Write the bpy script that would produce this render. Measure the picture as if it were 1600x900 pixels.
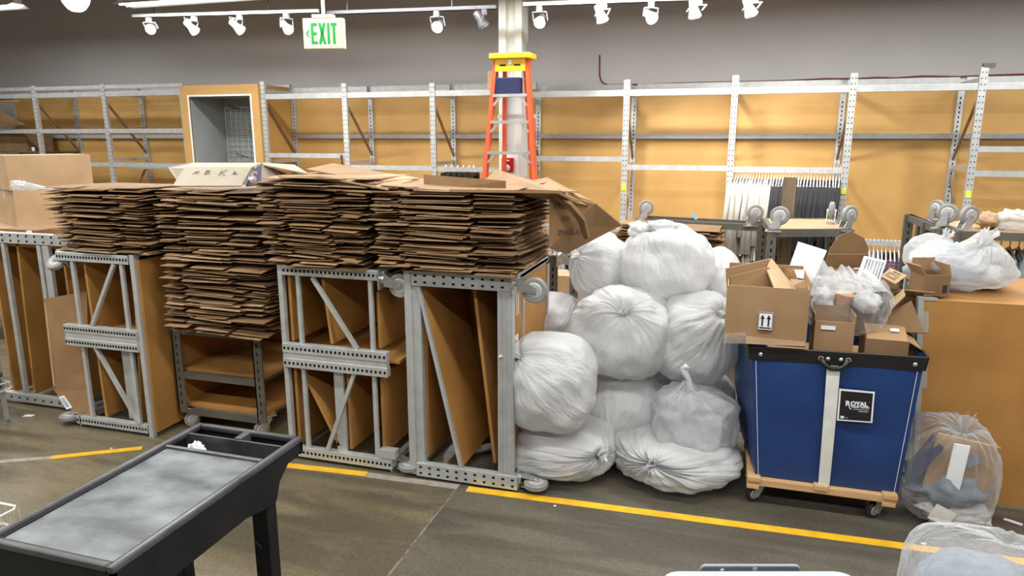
import bpy, math, random
from mathutils import Vector as V, Matrix, noise
R_=random.Random(7)
sc=bpy.context.scene
for o in list(bpy.data.objects): bpy.data.objects.remove(o)
col=sc.collection
# ------------------------------------------------------------------ camera
F_PX=1100.0; HZ=235.0; EYE=1.7; YAW=math.radians(17.0); PITCH=math.atan(HZ/F_PX)
RT=V((math.cos(YAW),math.sin(YAW),0)); FH=V((-math.sin(YAW),math.cos(YAW),0)); ZU=V((0,0,1))
FW=FH*math.cos(PITCH)-ZU*math.sin(PITCH); UPV=FH*math.sin(PITCH)+ZU*math.cos(PITCH)
EYEP=V((0,0,EYE))
cam=bpy.data.cameras.new('camera'); cam.sensor_width=36; cam.lens=36*F_PX/1600; cam.clip_start=.05
co=bpy.data.objects.new('camera',cam); col.objects.link(co)
co.matrix_world=Matrix(((RT.x,UPV.x,-FW.x,0),(RT.y,UPV.y,-FW.y,0),(RT.z,UPV.z,-FW.z,EYE),(0,0,0,1)))
sc.camera=co
# ------------------------------------------------------------------ world, exposure
w=bpy.data.worlds.new('world'); sc.world=w; w.use_nodes=True
w.node_tree.nodes['Background'].inputs[0].default_value=(.9,.95,1,1); w.node_tree.nodes['Background'].inputs[1].default_value=0
vs=sc.view_settings; vs.view_transform='Standard'; vs.look='None'; vs.gamma=1; vs.use_curve_mapping=False; vs.exposure=0.28
STRIP_W=20.0   # watts per metre, the same for every fluorescent strip light
SPOT_W=78.0    # watts, the same for every lit track spot
# ------------------------------------------------------------------ helpers
def ray(x,y): return FW*F_PX+RT*(x-800)+UPV*(450-y)
def at(x,y,Y): d=ray(x,y); return EYEP+d*(Y/d.y)          # point of a plane parallel to the back wall
def atz(x,y,z): d=ray(x,y); return EYEP+d*((z-EYE)/d.z)
def lerp(a,b,t): return a+(b-a)*t
XF={}
def tag(o,label=None,cat=None,group=None,kind=None):
    if label: o['label']=label
    if cat: o['category']=cat
    if group: o['group']=group
    if kind: o['kind']=kind
    return o
def thing(name,label,cat,loc,rz=0,group=None):
    o=bpy.data.objects.new(name,None); col.objects.link(o); o.empty_display_size=.1
    o.location=loc; o.rotation_euler=(0,0,rz)
    XF[o]=Matrix.Translation(V(loc))@Matrix.Rotation(rz,4,'Z')
    return tag(o,label,cat,group)
class MB:
    def __init__(s): s.v=[]; s.f=[]; s.m=[]; s.mi=0
    def add(s,vs,fs):
        b=len(s.v); s.v+= [V(q) for q in vs]; s.f+=[tuple(i+b for i in f) for f in fs]; s.m+=[s.mi]*len(fs); return s
    def hexa(s,p):   # 8 points: bottom 4 ccw, top 4 ccw
        return s.add(p,[(3,2,1,0),(4,5,6,7),(0,1,5,4),(1,2,6,5),(2,3,7,6),(3,0,4,7)])
    def box(s,x0,x1,y0,y1,z0,z1):
        return s.hexa([(x0,y0,z0),(x1,y0,z0),(x1,y1,z0),(x0,y1,z0),(x0,y0,z1),(x1,y0,z1),(x1,y1,z1),(x0,y1,z1)])
    def cbox(s,c,size,M=None):
        hx,hy,hz=[q/2 for q in size]; c=V(c); M=M or Matrix.Identity(3)
        return s.hexa([c+M@V(q) for q in [(-hx,-hy,-hz),(hx,-hy,-hz),(hx,hy,-hz),(-hx,hy,-hz),(-hx,-hy,hz),(hx,-hy,hz),(hx,hy,hz),(-hx,hy,hz)]])
    def bar(s,a,b,w,h,up=(0,0,1)):   # box along a-b, w across, h along up
        a=V(a); b=V(b); d=(b-a).normalized(); up=V(up)
        if abs(d.dot(up))>.98: up=V((0,1,0))
        sd=d.cross(up).normalized(); u=sd.cross(d).normalized()
        o=[(-1,-1),(1,-1),(1,1),(-1,1)]
        return s.hexa([a+sd*(x*w/2)+u*(y*h/2) for x,y in o]+[b+sd*(x*w/2)+u*(y*h/2) for x,y in o])
    def slab(s,p,t):   # 4 points thickened by t along their normal
        p=[V(q) for q in p]; n=(p[1]-p[0]).cross(p[3]-p[0]).normalized()*t
        return s.hexa([q-n*.5 for q in p]+[q+n*.5 for q in p])
    def prism(s,p,t):  # polygon thickened by the vector t
        p=[V(q) for q in p]; t=V(t); n=len(p)
        return s.add(p+[q+t for q in p],[tuple(reversed(range(n))),tuple(range(n,2*n))]+[(i,(i+1)%n,n+(i+1)%n,n+i) for i in range(n)])
    def lathe(s,o,ax,prof,n=20,cap=True):   # prof: (distance along axis, radius)
        o=V(o); ax=V(ax).normalized(); u=ax.orthogonal().normalized(); v=ax.cross(u); b=len(s.v); vs=[];fs=[]
        for z,r in prof:
            for i in range(n):
                a=2*math.pi*i/n; vs.append(o+ax*z+(u*math.cos(a)+v*math.sin(a))*r)
        for k in range(len(prof)-1):
            for i in range(n): fs.append((k*n+i,k*n+(i+1)%n,(k+1)*n+(i+1)%n,(k+1)*n+i))
        if cap: fs+= [tuple(reversed(range(n))),tuple(range((len(prof)-1)*n,len(prof)*n))]
        return s.add(vs,fs)
    def cyl(s,a,b,r,n=14,r2=None):
        a=V(a); b=V(b); return s.lathe(a,b-a,[(0,r),((b-a).length,r if r2 is None else r2)],n)
    def tube(s,pts,r,n=8):
        pts=[V(p) for p in pts]; vs=[];fs=[]; u=None
        for i,p in enumerate(pts):
            d=(pts[min(i+1,len(pts)-1)]-pts[max(i-1,0)]).normalized()
            u=d.orthogonal().normalized() if u is None else (u-d*u.dot(d)).normalized()
            v=d.cross(u); rr=r[i] if isinstance(r,(list,tuple)) else r
            for k in range(n):
                a=2*math.pi*k/n; vs.append(p+(u*math.cos(a)+v*math.sin(a))*rr)
        m=len(pts)
        for i in range(m-1):
            for k in range(n): fs.append((i*n+k,i*n+(k+1)%n,(i+1)*n+(k+1)%n,(i+1)*n+k))
        fs+=[tuple(reversed(range(n))),tuple(range((m-1)*n,m*n))]
        return s.add(vs,fs)
    def build(s,name,mat,parent=None,smooth=False,bevel=0,label=None,cat=None,group=None,kind=None,origin=None):
        if parent is not None:
            inv=XF[parent].inverted(); vv=[inv@q for q in s.v]; loc=None
        else:
            if origin is None:
                xs=[q.x for q in s.v]; ys=[q.y for q in s.v]; zs=[q.z for q in s.v]
                origin=V(((min(xs)+max(xs))/2,(min(ys)+max(ys))/2,min(zs)))
            loc=V(origin); vv=[q-loc for q in s.v]
        me=bpy.data.meshes.new(name); me.from_pydata([tuple(q) for q in vv],[],s.f); me.validate()
        for m in (mat if isinstance(mat,(list,tuple)) else [mat]): me.materials.append(m)
        if isinstance(mat,(list,tuple)):
            for p,i in zip(me.polygons,s.m): p.material_index=i
        if smooth:
            for p in me.polygons: p.use_smooth=True
        o=bpy.data.objects.new(name,me); col.objects.link(o)
        if parent is not None: o.parent=parent; XF[o]=XF[parent]
        else: o.location=loc; XF[o]=Matrix.Translation(loc)
        if bevel:
            b=o.modifiers.new('bevel','BEVEL'); b.width=bevel; b.segments=2; b.limit_method='ANGLE'
        return tag(o,label,cat,group,kind)
# ------------------------------------------------------------------ materials
def pm(name,c1,c2=None,scale=8,rough=.5,metal=0,bump=0,bscale=40,stretch=(1,1,1),spec=.5,detail=4,emis=None,estr=0,trans=0,sheen=0,ramp=(.35,.65)):
    m=bpy.data.materials.new(name); m.use_nodes=True; nt=m.node_tree; n=nt.nodes; l=nt.links
    b=n['Principled BSDF']; b.inputs['Roughness'].default_value=rough; b.inputs['Metallic'].default_value=metal
    b.inputs['Specular IOR Level'].default_value=spec; b.inputs['Base Color'].default_value=(*c1,1)
    if sheen: b.inputs['Sheen Weight'].default_value=sheen
    if c2 or bump:
        tc=n.new('ShaderNodeTexCoord'); mp=n.new('ShaderNodeMapping'); mp.inputs['Scale'].default_value=stretch
        l.new(tc.outputs['Object'],mp.inputs[0])
    if c2:
        t=n.new('ShaderNodeTexNoise'); t.inputs['Scale'].default_value=scale; t.inputs['Detail'].default_value=detail
        l.new(mp.outputs[0],t.inputs['Vector'])
        r=n.new('ShaderNodeValToRGB'); r.color_ramp.elements[0].color=(*c1,1); r.color_ramp.elements[1].color=(*c2,1)
        r.color_ramp.elements[0].position=ramp[0]; r.color_ramp.elements[1].position=ramp[1]
        l.new(t.outputs['Fac'],r.inputs[0]); l.new(r.outputs[0],b.inputs['Base Color'])
    if bump:
        t2=n.new('ShaderNodeTexNoise'); t2.inputs['Scale'].default_value=bscale; t2.inputs['Detail'].default_value=3
        l.new(mp.outputs[0],t2.inputs['Vector']); bp=n.new('ShaderNodeBump'); bp.inputs['Strength'].default_value=bump; bp.inputs['Distance'].default_value=.01
        l.new(t2.outputs['Fac'],bp.inputs['Height']); l.new(bp.outputs[0],b.inputs['Normal'])
    if emis:
        b.inputs['Emission Color'].default_value=(*emis,1); b.inputs['Emission Strength'].default_value=estr
    if trans:
        tr=n.new('ShaderNodeBsdfTranslucent'); tr.inputs[0].default_value=(*c1,1); mx=n.new('ShaderNodeMixShader'); mx.inputs[0].default_value=trans
        l.new(b.outputs[0],mx.inputs[1]); l.new(tr.outputs[0],mx.inputs[2]); l.new(mx.outputs[0],n['Material Output'].inputs[0])
    return m
def film(name,colr,op_lo,op_hi,rough=.25,bscale=14,bump=.6):   # thin plastic film, cloudy
    m=bpy.data.materials.new(name); m.use_nodes=True; nt=m.node_tree; n=nt.nodes; l=nt.links
    b=n['Principled BSDF']; b.inputs['Base Color'].default_value=(*colr,1); b.inputs['Roughness'].default_value=rough; b.inputs['Specular IOR Level'].default_value=.8
    tc=n.new('ShaderNodeTexCoord'); t=n.new('ShaderNodeTexNoise'); t.inputs['Scale'].default_value=bscale; t.inputs['Detail'].default_value=6; t.inputs['Distortion'].default_value=1.5
    l.new(tc.outputs['Object'],t.inputs['Vector'])
    bp=n.new('ShaderNodeBump'); bp.inputs['Strength'].default_value=bump; bp.inputs['Distance'].default_value=.02; l.new(t.outputs['Fac'],bp.inputs['Height']); l.new(bp.outputs[0],b.inputs['Normal'])
    lw=n.new('ShaderNodeLayerWeight'); lw.inputs[0].default_value=.35; l.new(bp.outputs[0],lw.inputs['Normal'])
    mr=n.new('ShaderNodeMapRange'); mr.inputs['To Min'].default_value=op_lo; mr.inputs['To Max'].default_value=op_hi; l.new(lw.outputs['Facing'],mr.inputs['Value'])
    tl=n.new('ShaderNodeBsdfTranslucent'); tl.inputs[0].default_value=(*colr,1); mt=n.new('ShaderNodeMixShader'); mt.inputs[0].default_value=.35
    l.new(b.outputs[0],mt.inputs[1]); l.new(tl.outputs[0],mt.inputs[2])
    tp=n.new('ShaderNodeBsdfTransparent'); mx=n.new('ShaderNodeMixShader')
    l.new(mr.outputs[0],mx.inputs[0]); l.new(tp.outputs[0],mx.inputs[1]); l.new(mt.outputs[0],mx.inputs[2]); l.new(mx.outputs[0],n['Material Output'].inputs[0])
    return m
M={}
M['wall']=pm('grey_wall_paint',(.50,.48,.478),(.53,.51,.505),1.2,.8)
M['ceil']=pm('ceiling_paint',(.42,.41,.4),(.46,.45,.44),2,.9)
def concrete(name,c1,c2,c3,seed):
    m=pm(name,c1,c2,1.3,.36,bump=.10,bscale=70,stretch=(.8,1.7,1),detail=10,ramp=(.38,.62)); nt=m.node_tree; n=nt.nodes; l=nt.links; b=n['Principled BSDF']
    src=b.inputs['Base Color'].links[0].from_socket; tc=[q for q in n if q.type=='TEX_COORD'][0]
    mp=n.new('ShaderNodeMapping'); mp.inputs['Location'].default_value=(seed,seed*2,0); mp.inputs['Scale'].default_value=(.7,3.2,1); mp.inputs['Rotation'].default_value=(0,0,.12); l.new(tc.outputs['Object'],mp.inputs[0])
    t=n.new('ShaderNodeTexNoise'); t.inputs['Scale'].default_value=1.6; t.inputs['Detail'].default_value=7; t.inputs['Distortion'].default_value=.6; l.new(mp.outputs[0],t.inputs['Vector'])
    r=n.new('ShaderNodeValToRGB'); r.color_ramp.elements[0].position=.46; r.color_ramp.elements[1].position=.60; l.new(t.outputs['Fac'],r.inputs[0])
    mx=n.new('ShaderNodeMix'); mx.data_type='RGBA'; mx.inputs['B'].default_value=(*c3,1); l.new(src,mx.inputs['A'])
    mu=n.new('ShaderNodeMath'); mu.operation='MULTIPLY'; mu.inputs[1].default_value=.75; l.new(r.outputs[0],mu.inputs[0]); l.new(mu.outputs[0],mx.inputs['Factor'])
    sp=n.new('ShaderNodeTexNoise'); sp.inputs['Scale'].default_value=120; sp.inputs['Detail'].default_value=5; l.new(tc.outputs['Object'],sp.inputs['Vector'])
    r2=n.new('ShaderNodeValToRGB'); r2.color_ramp.elements[0].position=.3; r2.color_ramp.elements[0].color=(.7,.7,.7,1); r2.color_ramp.elements[1].position=.7; r2.color_ramp.elements[1].color=(1.25,1.25,1.25,1); l.new(sp.outputs['Fac'],r2.inputs[0])
    m2=n.new('ShaderNodeMix'); m2.data_type='RGBA'; m2.blend_type='MULTIPLY'; m2.inputs['Factor'].default_value=1; l.new(mx.outputs['Result'],m2.inputs['A']); l.new(r2.outputs[0],m2.inputs['B']); l.new(m2.outputs['Result'],b.inputs['Base Color'])
    l.new(t.outputs['Fac'],b.inputs['Roughness'])
    return m
M['concL']=concrete('olive_concrete',(.125,.102,.056),(.185,.153,.092),(.072,.057,.034),3)
M['concR']=concrete('grey_concrete',(.094,.082,.06),(.128,.114,.084),(.062,.054,.041),11)
M['joint']=pm('joint_filler',(.22,.2,.16),(.1,.09,.07),30,.8)
M['tape']=pm('yellow_floor_tape',(.85,.5,.02),(.7,.38,.015),14,.5,detail=8)
M['residue']=pm('tape_residue',(.34,.32,.28),(.24,.22,.17),18,.7)
M['galv']=pm('galvanized_steel',(.56,.575,.575),(.48,.495,.495),18,.38,.4,detail=3)
M['galvd']=M['galv']
M['hole']=pm('slot_shade_black',(.008,.008,.008),rough=.9,spec=.1)  # near-black standing for shade inside holes, slots and grooves; also plain black hooks
M['brace']=pm('brown_brace_steel',(.22,.14,.07),(.28,.19,.1),12,.5,.2)
M['tan']=pm('tan_back_panel',(.55,.325,.105),(.49,.28,.085),2.5,.6,bump=.03,bscale=120)
M['mdf']=pm('tan_particle_board',(.43,.215,.055),(.34,.16,.036),3.5,.62,bump=.05,bscale=160,detail=8)
M['mdfe']=pm('board_edge',(.55,.32,.11),(.46,.25,.08),20,.7)
M['dark']=pm('dark_grey_painted_steel',(.1,.093,.078),(.125,.117,.098),10,.5,.15)
M['darkl']=M['dark']
KR=[((.35,.22,.115),(.29,.175,.086)),((.25,.15,.075),(.19,.112,.053)),((.47,.325,.195),(.40,.265,.15)),((.22,.135,.069),(.18,.107,.053)),((.30,.178,.086),(.245,.14,.065))]
for i,(a,b) in enumerate(KR): M['kr%d'%i]=pm('kraft_cardboard_%d'%i,a,b,5,.8,bump=.06,bscale=50,spec=.25)
M['grybd']=pm('pale_grey_cardboard',(.40,.345,.275),(.36,.305,.235),4,.8)
M['bag']=pm('white_plastic_bag',(.84,.85,.86),(.78,.79,.80),5,.24,bump=.35,bscale=22,trans=.34,detail=5)
M['bag2']=pm('greyer_and_shaded_bag',(.78,.78,.80),(.72,.72,.74),6,.32,bump=.6,bscale=16,trans=.2,detail=5)  # thinner greyish plastic; also puts shade into the squeezed bag's colour
M['film']=film('clear_plastic_film',(.74,.76,.78),.10,.62)
M['film2']=film('cloudy_plastic_film',(.78,.80,.82),.40,.9)
M['film3']=film('thin_clear_film',(.9,.9,.9),.12,.8,.12,30,.9)
M['blue']=pm('blue_vinyl',(.012,.044,.165),(.010,.037,.14),4,.36,bump=.5,bscale=4)
M['black']=pm('black_vinyl',(.012,.012,.012),rough=.4)
M['blkpl']=pm('black_plastic',(.006,.006,.007),(.012,.012,.0135),6,.55,spec=.3,bump=.05,bscale=80)
M['blktop']=pm('scuffed_black_plastic',(.045,.05,.056),(.175,.195,.212),7,.48,bump=.15,bscale=90,stretch=(1,1.5,1),detail=15,ramp=(.36,.68))
M['rim']=pm('worn_rim_plastic',(.035,.036,.039),(.07,.074,.078),9,.33)
M['white']=pm('white_plastic',(.8,.8,.8),rough=.4)
M['webbing']=pm('white_webbing',(.72,.72,.68),(.62,.62,.58),14,.6)
M['paper']=pm('white_paper',(.8,.81,.84),rough=.7)
M['ink']=pm('black_ink',(.02,.02,.02),rough=.7)
M['greyink']=pm('faded_ink',(.1,.065,.045),rough=.8)
M['wood']=pm('raw_pine',(.62,.40,.21),(.5,.3,.14),5,.6,stretch=(.5,6,6),detail=6)
M['oldwood']=pm('weathered_plank',(.22,.17,.11),(.14,.105,.07),5,.7,stretch=(6,6,.6),detail=6)
M['chrome']=pm('zinc_caster_steel',(.62,.63,.63),rough=.3,metal=.85)
M['tire']=pm('grey_rubber_tyre',(.27,.27,.26),(.22,.22,.21),12,.5)
M['tireb']=pm('black_rubber_tyre',(.02,.02,.02),rough=.5)
M['hub']=pm('grey_hub',(.5,.5,.5),rough=.4,metal=.3)
M['colw']=pm('column_white_paint',(.66,.67,.64),(.6,.61,.58),5,.5)
M['orange']=pm('orange_fibreglass',(.72,.09,.02),(.62,.075,.018),8,.45)
M['yellow']=pm('yellow_plastic',(.85,.5,.015),rough=.45)
M['alu']=pm('aluminium',(.6,.6,.6),(.5,.5,.5),12,.38,.7)
M['navy']=pm('navy_plastic',(.008,.012,.06),(.012,.02,.09),60,.45)
M['red']=pm('fire_red',(.42,.01,.015),rough=.3)
M['sign']=pm('cream_sign_plastic',(.66,.62,.45),(.62,.57,.4),4,.5)
M['green']=pm('exit_green',(.0,.30,.055),rough=.5)
M['lampw']=pm('white_lamp_metal',(.75,.75,.73),rough=.4)
M['lampg']=pm('dark_grey_lamp_metal',(.10,.10,.11),rough=.4,metal=.4)
M['lampm']=pm('silver_lamp_metal',(.42,.42,.46),rough=.35,metal=.4)
M['lit']=pm('lit_bulb_face',(1,1,1),rough=.5,emis=(1,.98,.95),estr=14)
M['side']=pm('lit_bulb_seen_aslant',(.85,.86,.86),rough=.15,emis=(1,.98,.93),estr=1.2)
M['lens']=pm('unlit_clear_lens',(.6,.61,.62),rough=.12)
M['tubeon']=pm('lit_fluorescent_tube',(1,1,1),rough=.5,emis=(.95,1,.98),estr=6)
M['globe']=pm('lit_globe_glass',(.9,.95,.95),rough=.4,emis=(.9,1,1),estr=1.3)
M['cab']=pm('grey_cabinet_lining',(.34,.37,.38),(.3,.33,.34),3,.4)
M['wire']=pm('pale_wire',(.62,.64,.62),rough=.35,metal=.5)
M['cable']=pm('red_brown_cable',(.16,.03,.025),rough=.6)
M['cwhite']=pm('white_cotton',(.50,.47,.42),(.43,.40,.36),10,.9,sheen=.2)
M['cblack']=pm('black_cotton',(.012,.012,.016),(.02,.02,.026),10,.85,sheen=.1)
M['cblue']=pm('blue_white_print',(.25,.32,.5),(.75,.75,.78),70,.9,ramp=(.46,.54))
M['cmar']=pm('maroon_navy_print',(.03,.02,.06),(.28,.12,.13),80,.9,ramp=(.5,.62))
M['cpink']=pm('pink_print',(.5,.32,.3),(.2,.06,.09),70,.9,ramp=(.5,.6))
M['cgrey']=pm('pale_blue_cotton',(.42,.47,.52),(.36,.41,.46),8,.9)
M['crust']=pm('rust_cotton',(.3,.11,.04),(.24,.08,.03),8,.9)
M['colive']=pm('dark_olive_cloth',(.07,.075,.055),(.1,.105,.08),14,.9)
M['cslate']=pm('slate_blue_cloth',(.17,.21,.25),(.12,.15,.18),9,.9,bump=.5,bscale=14)
M['tag']=pm('yellow_tag',(.8,.72,.05),rough=.6)
M['greytote']=pm('pale_grey_plastic',(.34,.36,.40),(.31,.33,.365),4,.35)
M['greypan']=pm('blue_grey_plastic',(.13,.15,.18),(.1,.12,.14),5,.35)
M['teal']=pm('pale_blue_plastic',(.25,.55,.75),rough=.4)
M['brass']=pm('brass',(.6,.5,.28),rough=.35,metal=.7)
M['peach']=pm('peach_cup_card',(.62,.33,.17),rough=.6)
M['purple']=pm('purple_print',(.02,.012,.07),rough=.6)
M['wirewhite']=pm('cream_coated_wire',(.7,.7,.6),rough=.4)
def add_streaks(m,strength,colmix=True):
    nt=m.node_tree; n=nt.nodes; l=nt.links; b=n['Principled BSDF']
    at_=n.new('ShaderNodeAttribute'); at_.attribute_name='bagco'
    t=n.new('ShaderNodeTexNoise'); t.inputs['Scale'].default_value=3.2; t.inputs['Detail'].default_value=8; t.inputs['Roughness'].default_value=.62; l.new(at_.outputs['Vector'],t.inputs['Vector'])
    bp=n.new('ShaderNodeBump'); bp.inputs['Strength'].default_value=strength; bp.inputs['Distance'].default_value=.03; l.new(t.outputs['Fac'],bp.inputs['Height'])
    if b.inputs['Normal'].links: l.new(b.inputs['Normal'].links[0].from_socket,bp.inputs['Normal'])
    l.new(bp.outputs[0],b.inputs['Normal'])
add_streaks(M['bag'],.75); add_streaks(M['bag2'],.8); add_streaks(M['film'],.7); add_streaks(M['film2'],.8)
# ------------------------------------------------------------------ text lettering as thin raised ink
def text(s,o,right,up,size,mat,parent,name='lettering',depth=.0006,shear=0,xs=1.0,bold=0,align='LEFT'):
    cu=bpy.data.curves.new(name,'FONT'); cu.body=s; cu.size=size; cu.extrude=depth; cu.shear=shear; cu.offset=bold; cu.align_x=align
    to=bpy.data.objects.new('tmp_text',cu); col.objects.link(to)
    dg=bpy.context.evaluated_depsgraph_get(); me=bpy.data.meshes.new_from_object(to.evaluated_get(dg))
    bpy.data.objects.remove(to)
    right=V(right).normalized(); up=(V(up)-right*V(up).dot(right)).normalized(); n=right.cross(up); o=V(o)
    inv=XF[parent].inverted()
    for v in me.vertices: v.co=inv@(o+right*v.co.x*xs+up*v.co.y+n*v.co.z)
    me.materials.clear(); me.materials.append(mat); me.name=name
    ob=bpy.data.objects.new(name,me); col.objects.link(ob); ob.parent=parent; XF[ob]=XF[parent]
    return ob
def strokes(paths,r,mat,parent,name='pen_mark'):
    m=MB()
    for p in paths: m.tube(p,r,5)
    return m.build(name,mat,parent)
def copy_tree(o,parent=None):
    c=o.copy(); col.objects.link(c); c.parent=parent
    for ch in list(o.children): copy_tree(ch,c)
    return c
# ================================================================== SETTING
XL,XR,YB,YF,ZC=-11.5,7.0,-5.5,8.15,4.3
fl=MB().box(XL,XR,YB,YF,-.12,-.03).build('floor',M['joint'],kind='structure',label='worn polished concrete floor of the stockroom')
JX=-1.2
MB().box(XL,JX-.006,YB,YF,-.03,0).build('concrete_slab',M['concL'],fl)
MB().box(JX+.006,XR,YB,YF,-.03,0).build('concrete_slab',M['concR'],fl)
MB().box(JX-.006,JX+.006,YB,YF,-.03,-.001).build('joint_filler',M['joint'],fl)
MB().box(XL-.1,XR+.1,YF,YF+.1,-.12,ZC).build('wall_back',M['wall'],kind='structure',label='grey painted back wall above the racks')
MB().box(XL-.1,XL,YB,YF,-.12,ZC).build('wall_left',M['wall'],kind='structure',label='grey side wall beyond the racks')
MB().box(XR,XR+.1,YB,YF,-.12,ZC).build('wall_right',M['wall'],kind='structure',label='grey side wall out past the racks')
MB().box(XL-.1,XR+.1,YB-.1,YB,-.12,ZC).build('wall_front',M['wall'],kind='structure',label='grey wall opposite the racks')
MB().box(XL-.1,XR+.1,YB-.1,YF+.1,ZC,ZC+.1).build('ceiling',M['ceil'],kind='structure',label='high grey ceiling')
# ---- strip lights (lamp + its light)
def strip_light(x,y,z,L,label,group=None,off=None,size_y=.12):
    nm=lambda b:b if off is None else '%s_%d_offscreen'%(b,off)
    t=thing(nm('strip_light'),label,'light',(x,y,z),0,group)
    m=MB(); m.hexa([(x-L/2,y-.05,z),(x+L/2,y-.05,z),(x+L/2,y+.05,z),(x-L/2,y+.05,z),(x-L/2,y-.04,z+.06),(x+L/2,y-.04,z+.06),(x+L/2,y+.04,z+.06),(x-L/2,y+.04,z+.06)])
    m.build('housing',M['lampw'],t)
    m=MB()
    for s in (-1,1): m.slab([(x-L/2,y+s*.05,z+.01),(x+L/2,y+s*.05,z+.01),(x+L/2,y+s*.13,z-.03),(x-L/2,y+s*.13,z-.03)],.003)
    m.build('reflector',M['lampw'],t)
    for s in (-1,1): MB().cyl((x-L/2+.02,y+s*.045,z-.018),(x+L/2-.02,y+s*.045,z-.018),.014,8).build('tube' if off is None else 'tube_%d_offscreen'%(off*2+(s>0)),M['tubeon'],t,smooth=True)
    for s in (-1,1): MB().cyl((x+s*L*.4,y,z+.06),(x+s*L*.4,y,ZC),.004,6).build('hanger_wire',M['lampg'],t)
    ld=bpy.data.lights.new(nm('strip_glow'),'AREA'); ld.shape='RECTANGLE'; ld.size=L; ld.size_y=size_y; ld.energy=STRIP_W*L; ld.color=(1,.985,.95)
    lo=bpy.data.objects.new(nm('strip_glow'),ld); col.objects.link(lo); lo.location=(0,0,-.045); lo.parent=t
    return t
p=at(300,3,6.2); ZS=p.z+.035
strip_light(p.x,6.2,ZS,1.75,'white fluorescent strip light hung above the track rail and the exit sign')
p=at(10,12,6.2); strip_light(p.x-.55,6.2,p.z+.03,1.45,'white fluorescent strip light hung beside the glowing globe pendant')
k=0
for xx in (-3.1,-1.1,.9,2.9):      # the same row runs on above the top of the picture
    k+=1; strip_light(xx,6.2,ZS,1.75,'white fluorescent strip light further along the row above the track rail','strip lights continuing the row at the racks',k)
for yy in (-.1,2.0,4.1):           # the rows over the aisle, above the picture
    for xx in (-7.2,-3.6,0,3.6):
        k+=1; strip_light(xx,yy,ZS,2.4,'long white fluorescent strip light hung from the ceiling over the aisle','strip lights over the aisle',k)
# globe pendant
p=at(117,-8,6.0)
g=thing('pendant_globe','glowing white glass globe pendant between two strip lights','light',(p.x,p.y,p.z-.16))
MB().lathe((p.x,p.y,p.z-.165),(0,0,1),[(0,.004),(.006,.05),(.03,.085),(.08,.12),(.14,.14),(.2,.14),(.27,.11),(.31,.06)],28).build('globe',M['globe'],g,smooth=True)
MB().cyl((p.x,p.y,p.z+.14),(p.x,p.y,p.z+.2),.05,16).build('cap',M['lampg'],g)
MB().cyl((p.x,p.y,p.z+.2),(p.x,p.y,ZC),.008,8).build('stem',M['lampg'],g)
# ---- track rail and spots
YR=6.5
def rail(xa,ya,xb,yb,mat,label):
    a=at(xa,ya,YR); b=at(xb,yb,YR); t=thing('track_rail',label,'rail',((a.x+b.x)/2,YR,min(a.z,b.z)-.02))
    MB().bar(a,b,.035,.03).build('channel',mat,t)
    MB().bar(a-V((0,0,.017)),b-V((0,0,.017)),.012,.006).build('groove',M['hole'],t)
    n=2 if abs(b.x-a.x)<2.5 else 3
    for i in range(n):
        q=a.lerp(b,(i+.2)/(n-.4)); MB().cyl(q,(q.x,q.y,ZC),.005,6).build('suspension_rod',M['lampg'],t)
    return a,b
rail(208,25,497,17,M['lampw'],'white lighting track left of the exit sign')
rail(512,20,776,11,M['lampg'],'dark lighting track right of the exit sign')
rail(818,7,1200,-7,M['lampw'],'white lighting track right of the white column')
def spot(xt,yt,xl,yl,body,face,label,facing,lit,power=0,aim=None,par=.052):
    """xt,yt: clamp on the track; xl,yl: lens centre; facing: direction the lens looks"""
    a=at(xt,yt,YR); c=at(xl,yl,YR-.02); f=V(facing).normalized()
    t=thing('track_spotlight',label,'spotlight',(c.x,c.y,c.z-.06),0,'spotlights on the lighting tracks')
    MB().cbox((a.x,a.y,a.z-.03),(.05,.035,.05)).build('clamp',body,t)
    sd=f.cross(V((0,0,1))).normalized()*.065; back=c-f*.05
    top=V((a.x,a.y,a.z-.05))
    for s in (-1,1): MB().tube([top,top+sd*s+V((0,0,-.005)),top.lerp(back+sd*s,.5)+sd*s*.5,back+sd*s],.006,6).build('yoke_arm',body,t)
    MB().lathe(c,f,[(-.15,.028),(-.145,.032),(-.08,.034),(-.06,.04),(-.01,par+.002),(.0,par+.004),(.0,par-.002)],22,cap=False).build('lamp_body',body,t,smooth=True)
    MB().lathe(c-f*.005,f,[(0,par-.002),(.006,par*.8),(.009,par*.4),(.01,.002)],22).build('bulb_face',face,t,smooth=True)
    MB().tube([back-f*.09,back-f*.12+V((0,0,.03)),top.lerp(back,.5)+f*-.08,top],.004,5).build('cord',body,t)
    if power:
        ld=bpy.data.lights.new('spot_glow','SPOT'); ld.energy=SPOT_W; ld.spot_size=math.radians(75); ld.spot_blend=.6; ld.shadow_soft_size=.05; ld.color=(1,.96,.9)
        lo=bpy.data.objects.new('spot_glow',ld); col.objects.link(lo); lo.parent=t
        lo.location=XF[t].inverted()@(c+f*.03); lo.rotation_euler=f.to_track_quat('-Z','Y').to_euler()
w_,g_,s_=M['lampw'],M['lampg'],M['lampm']
spot(232,27,235,46,w_,M['lit'],'lit white spotlight at the end of the track, aimed outward',(.35,-.9,-.35),1,60)
spot(303,25,306,50,w_,M['side'],'white spotlight aimed down to the right, next to the lit end one',(.75,.1,-.75),0,55)
spot(374,22,378,49,w_,M['side'],'white spotlight in the middle of the white track',(.75,.15,-.7),0,55)
spot(447,20,451,47,w_,M['side'],'white spotlight just left of the exit sign',(.7,-.45,-.55),0,45)
spot(682,17,683,43,s_,M['lit'],'lit silver spotlight on the dark track',(.12,-.9,-.4),1,60)
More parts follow.
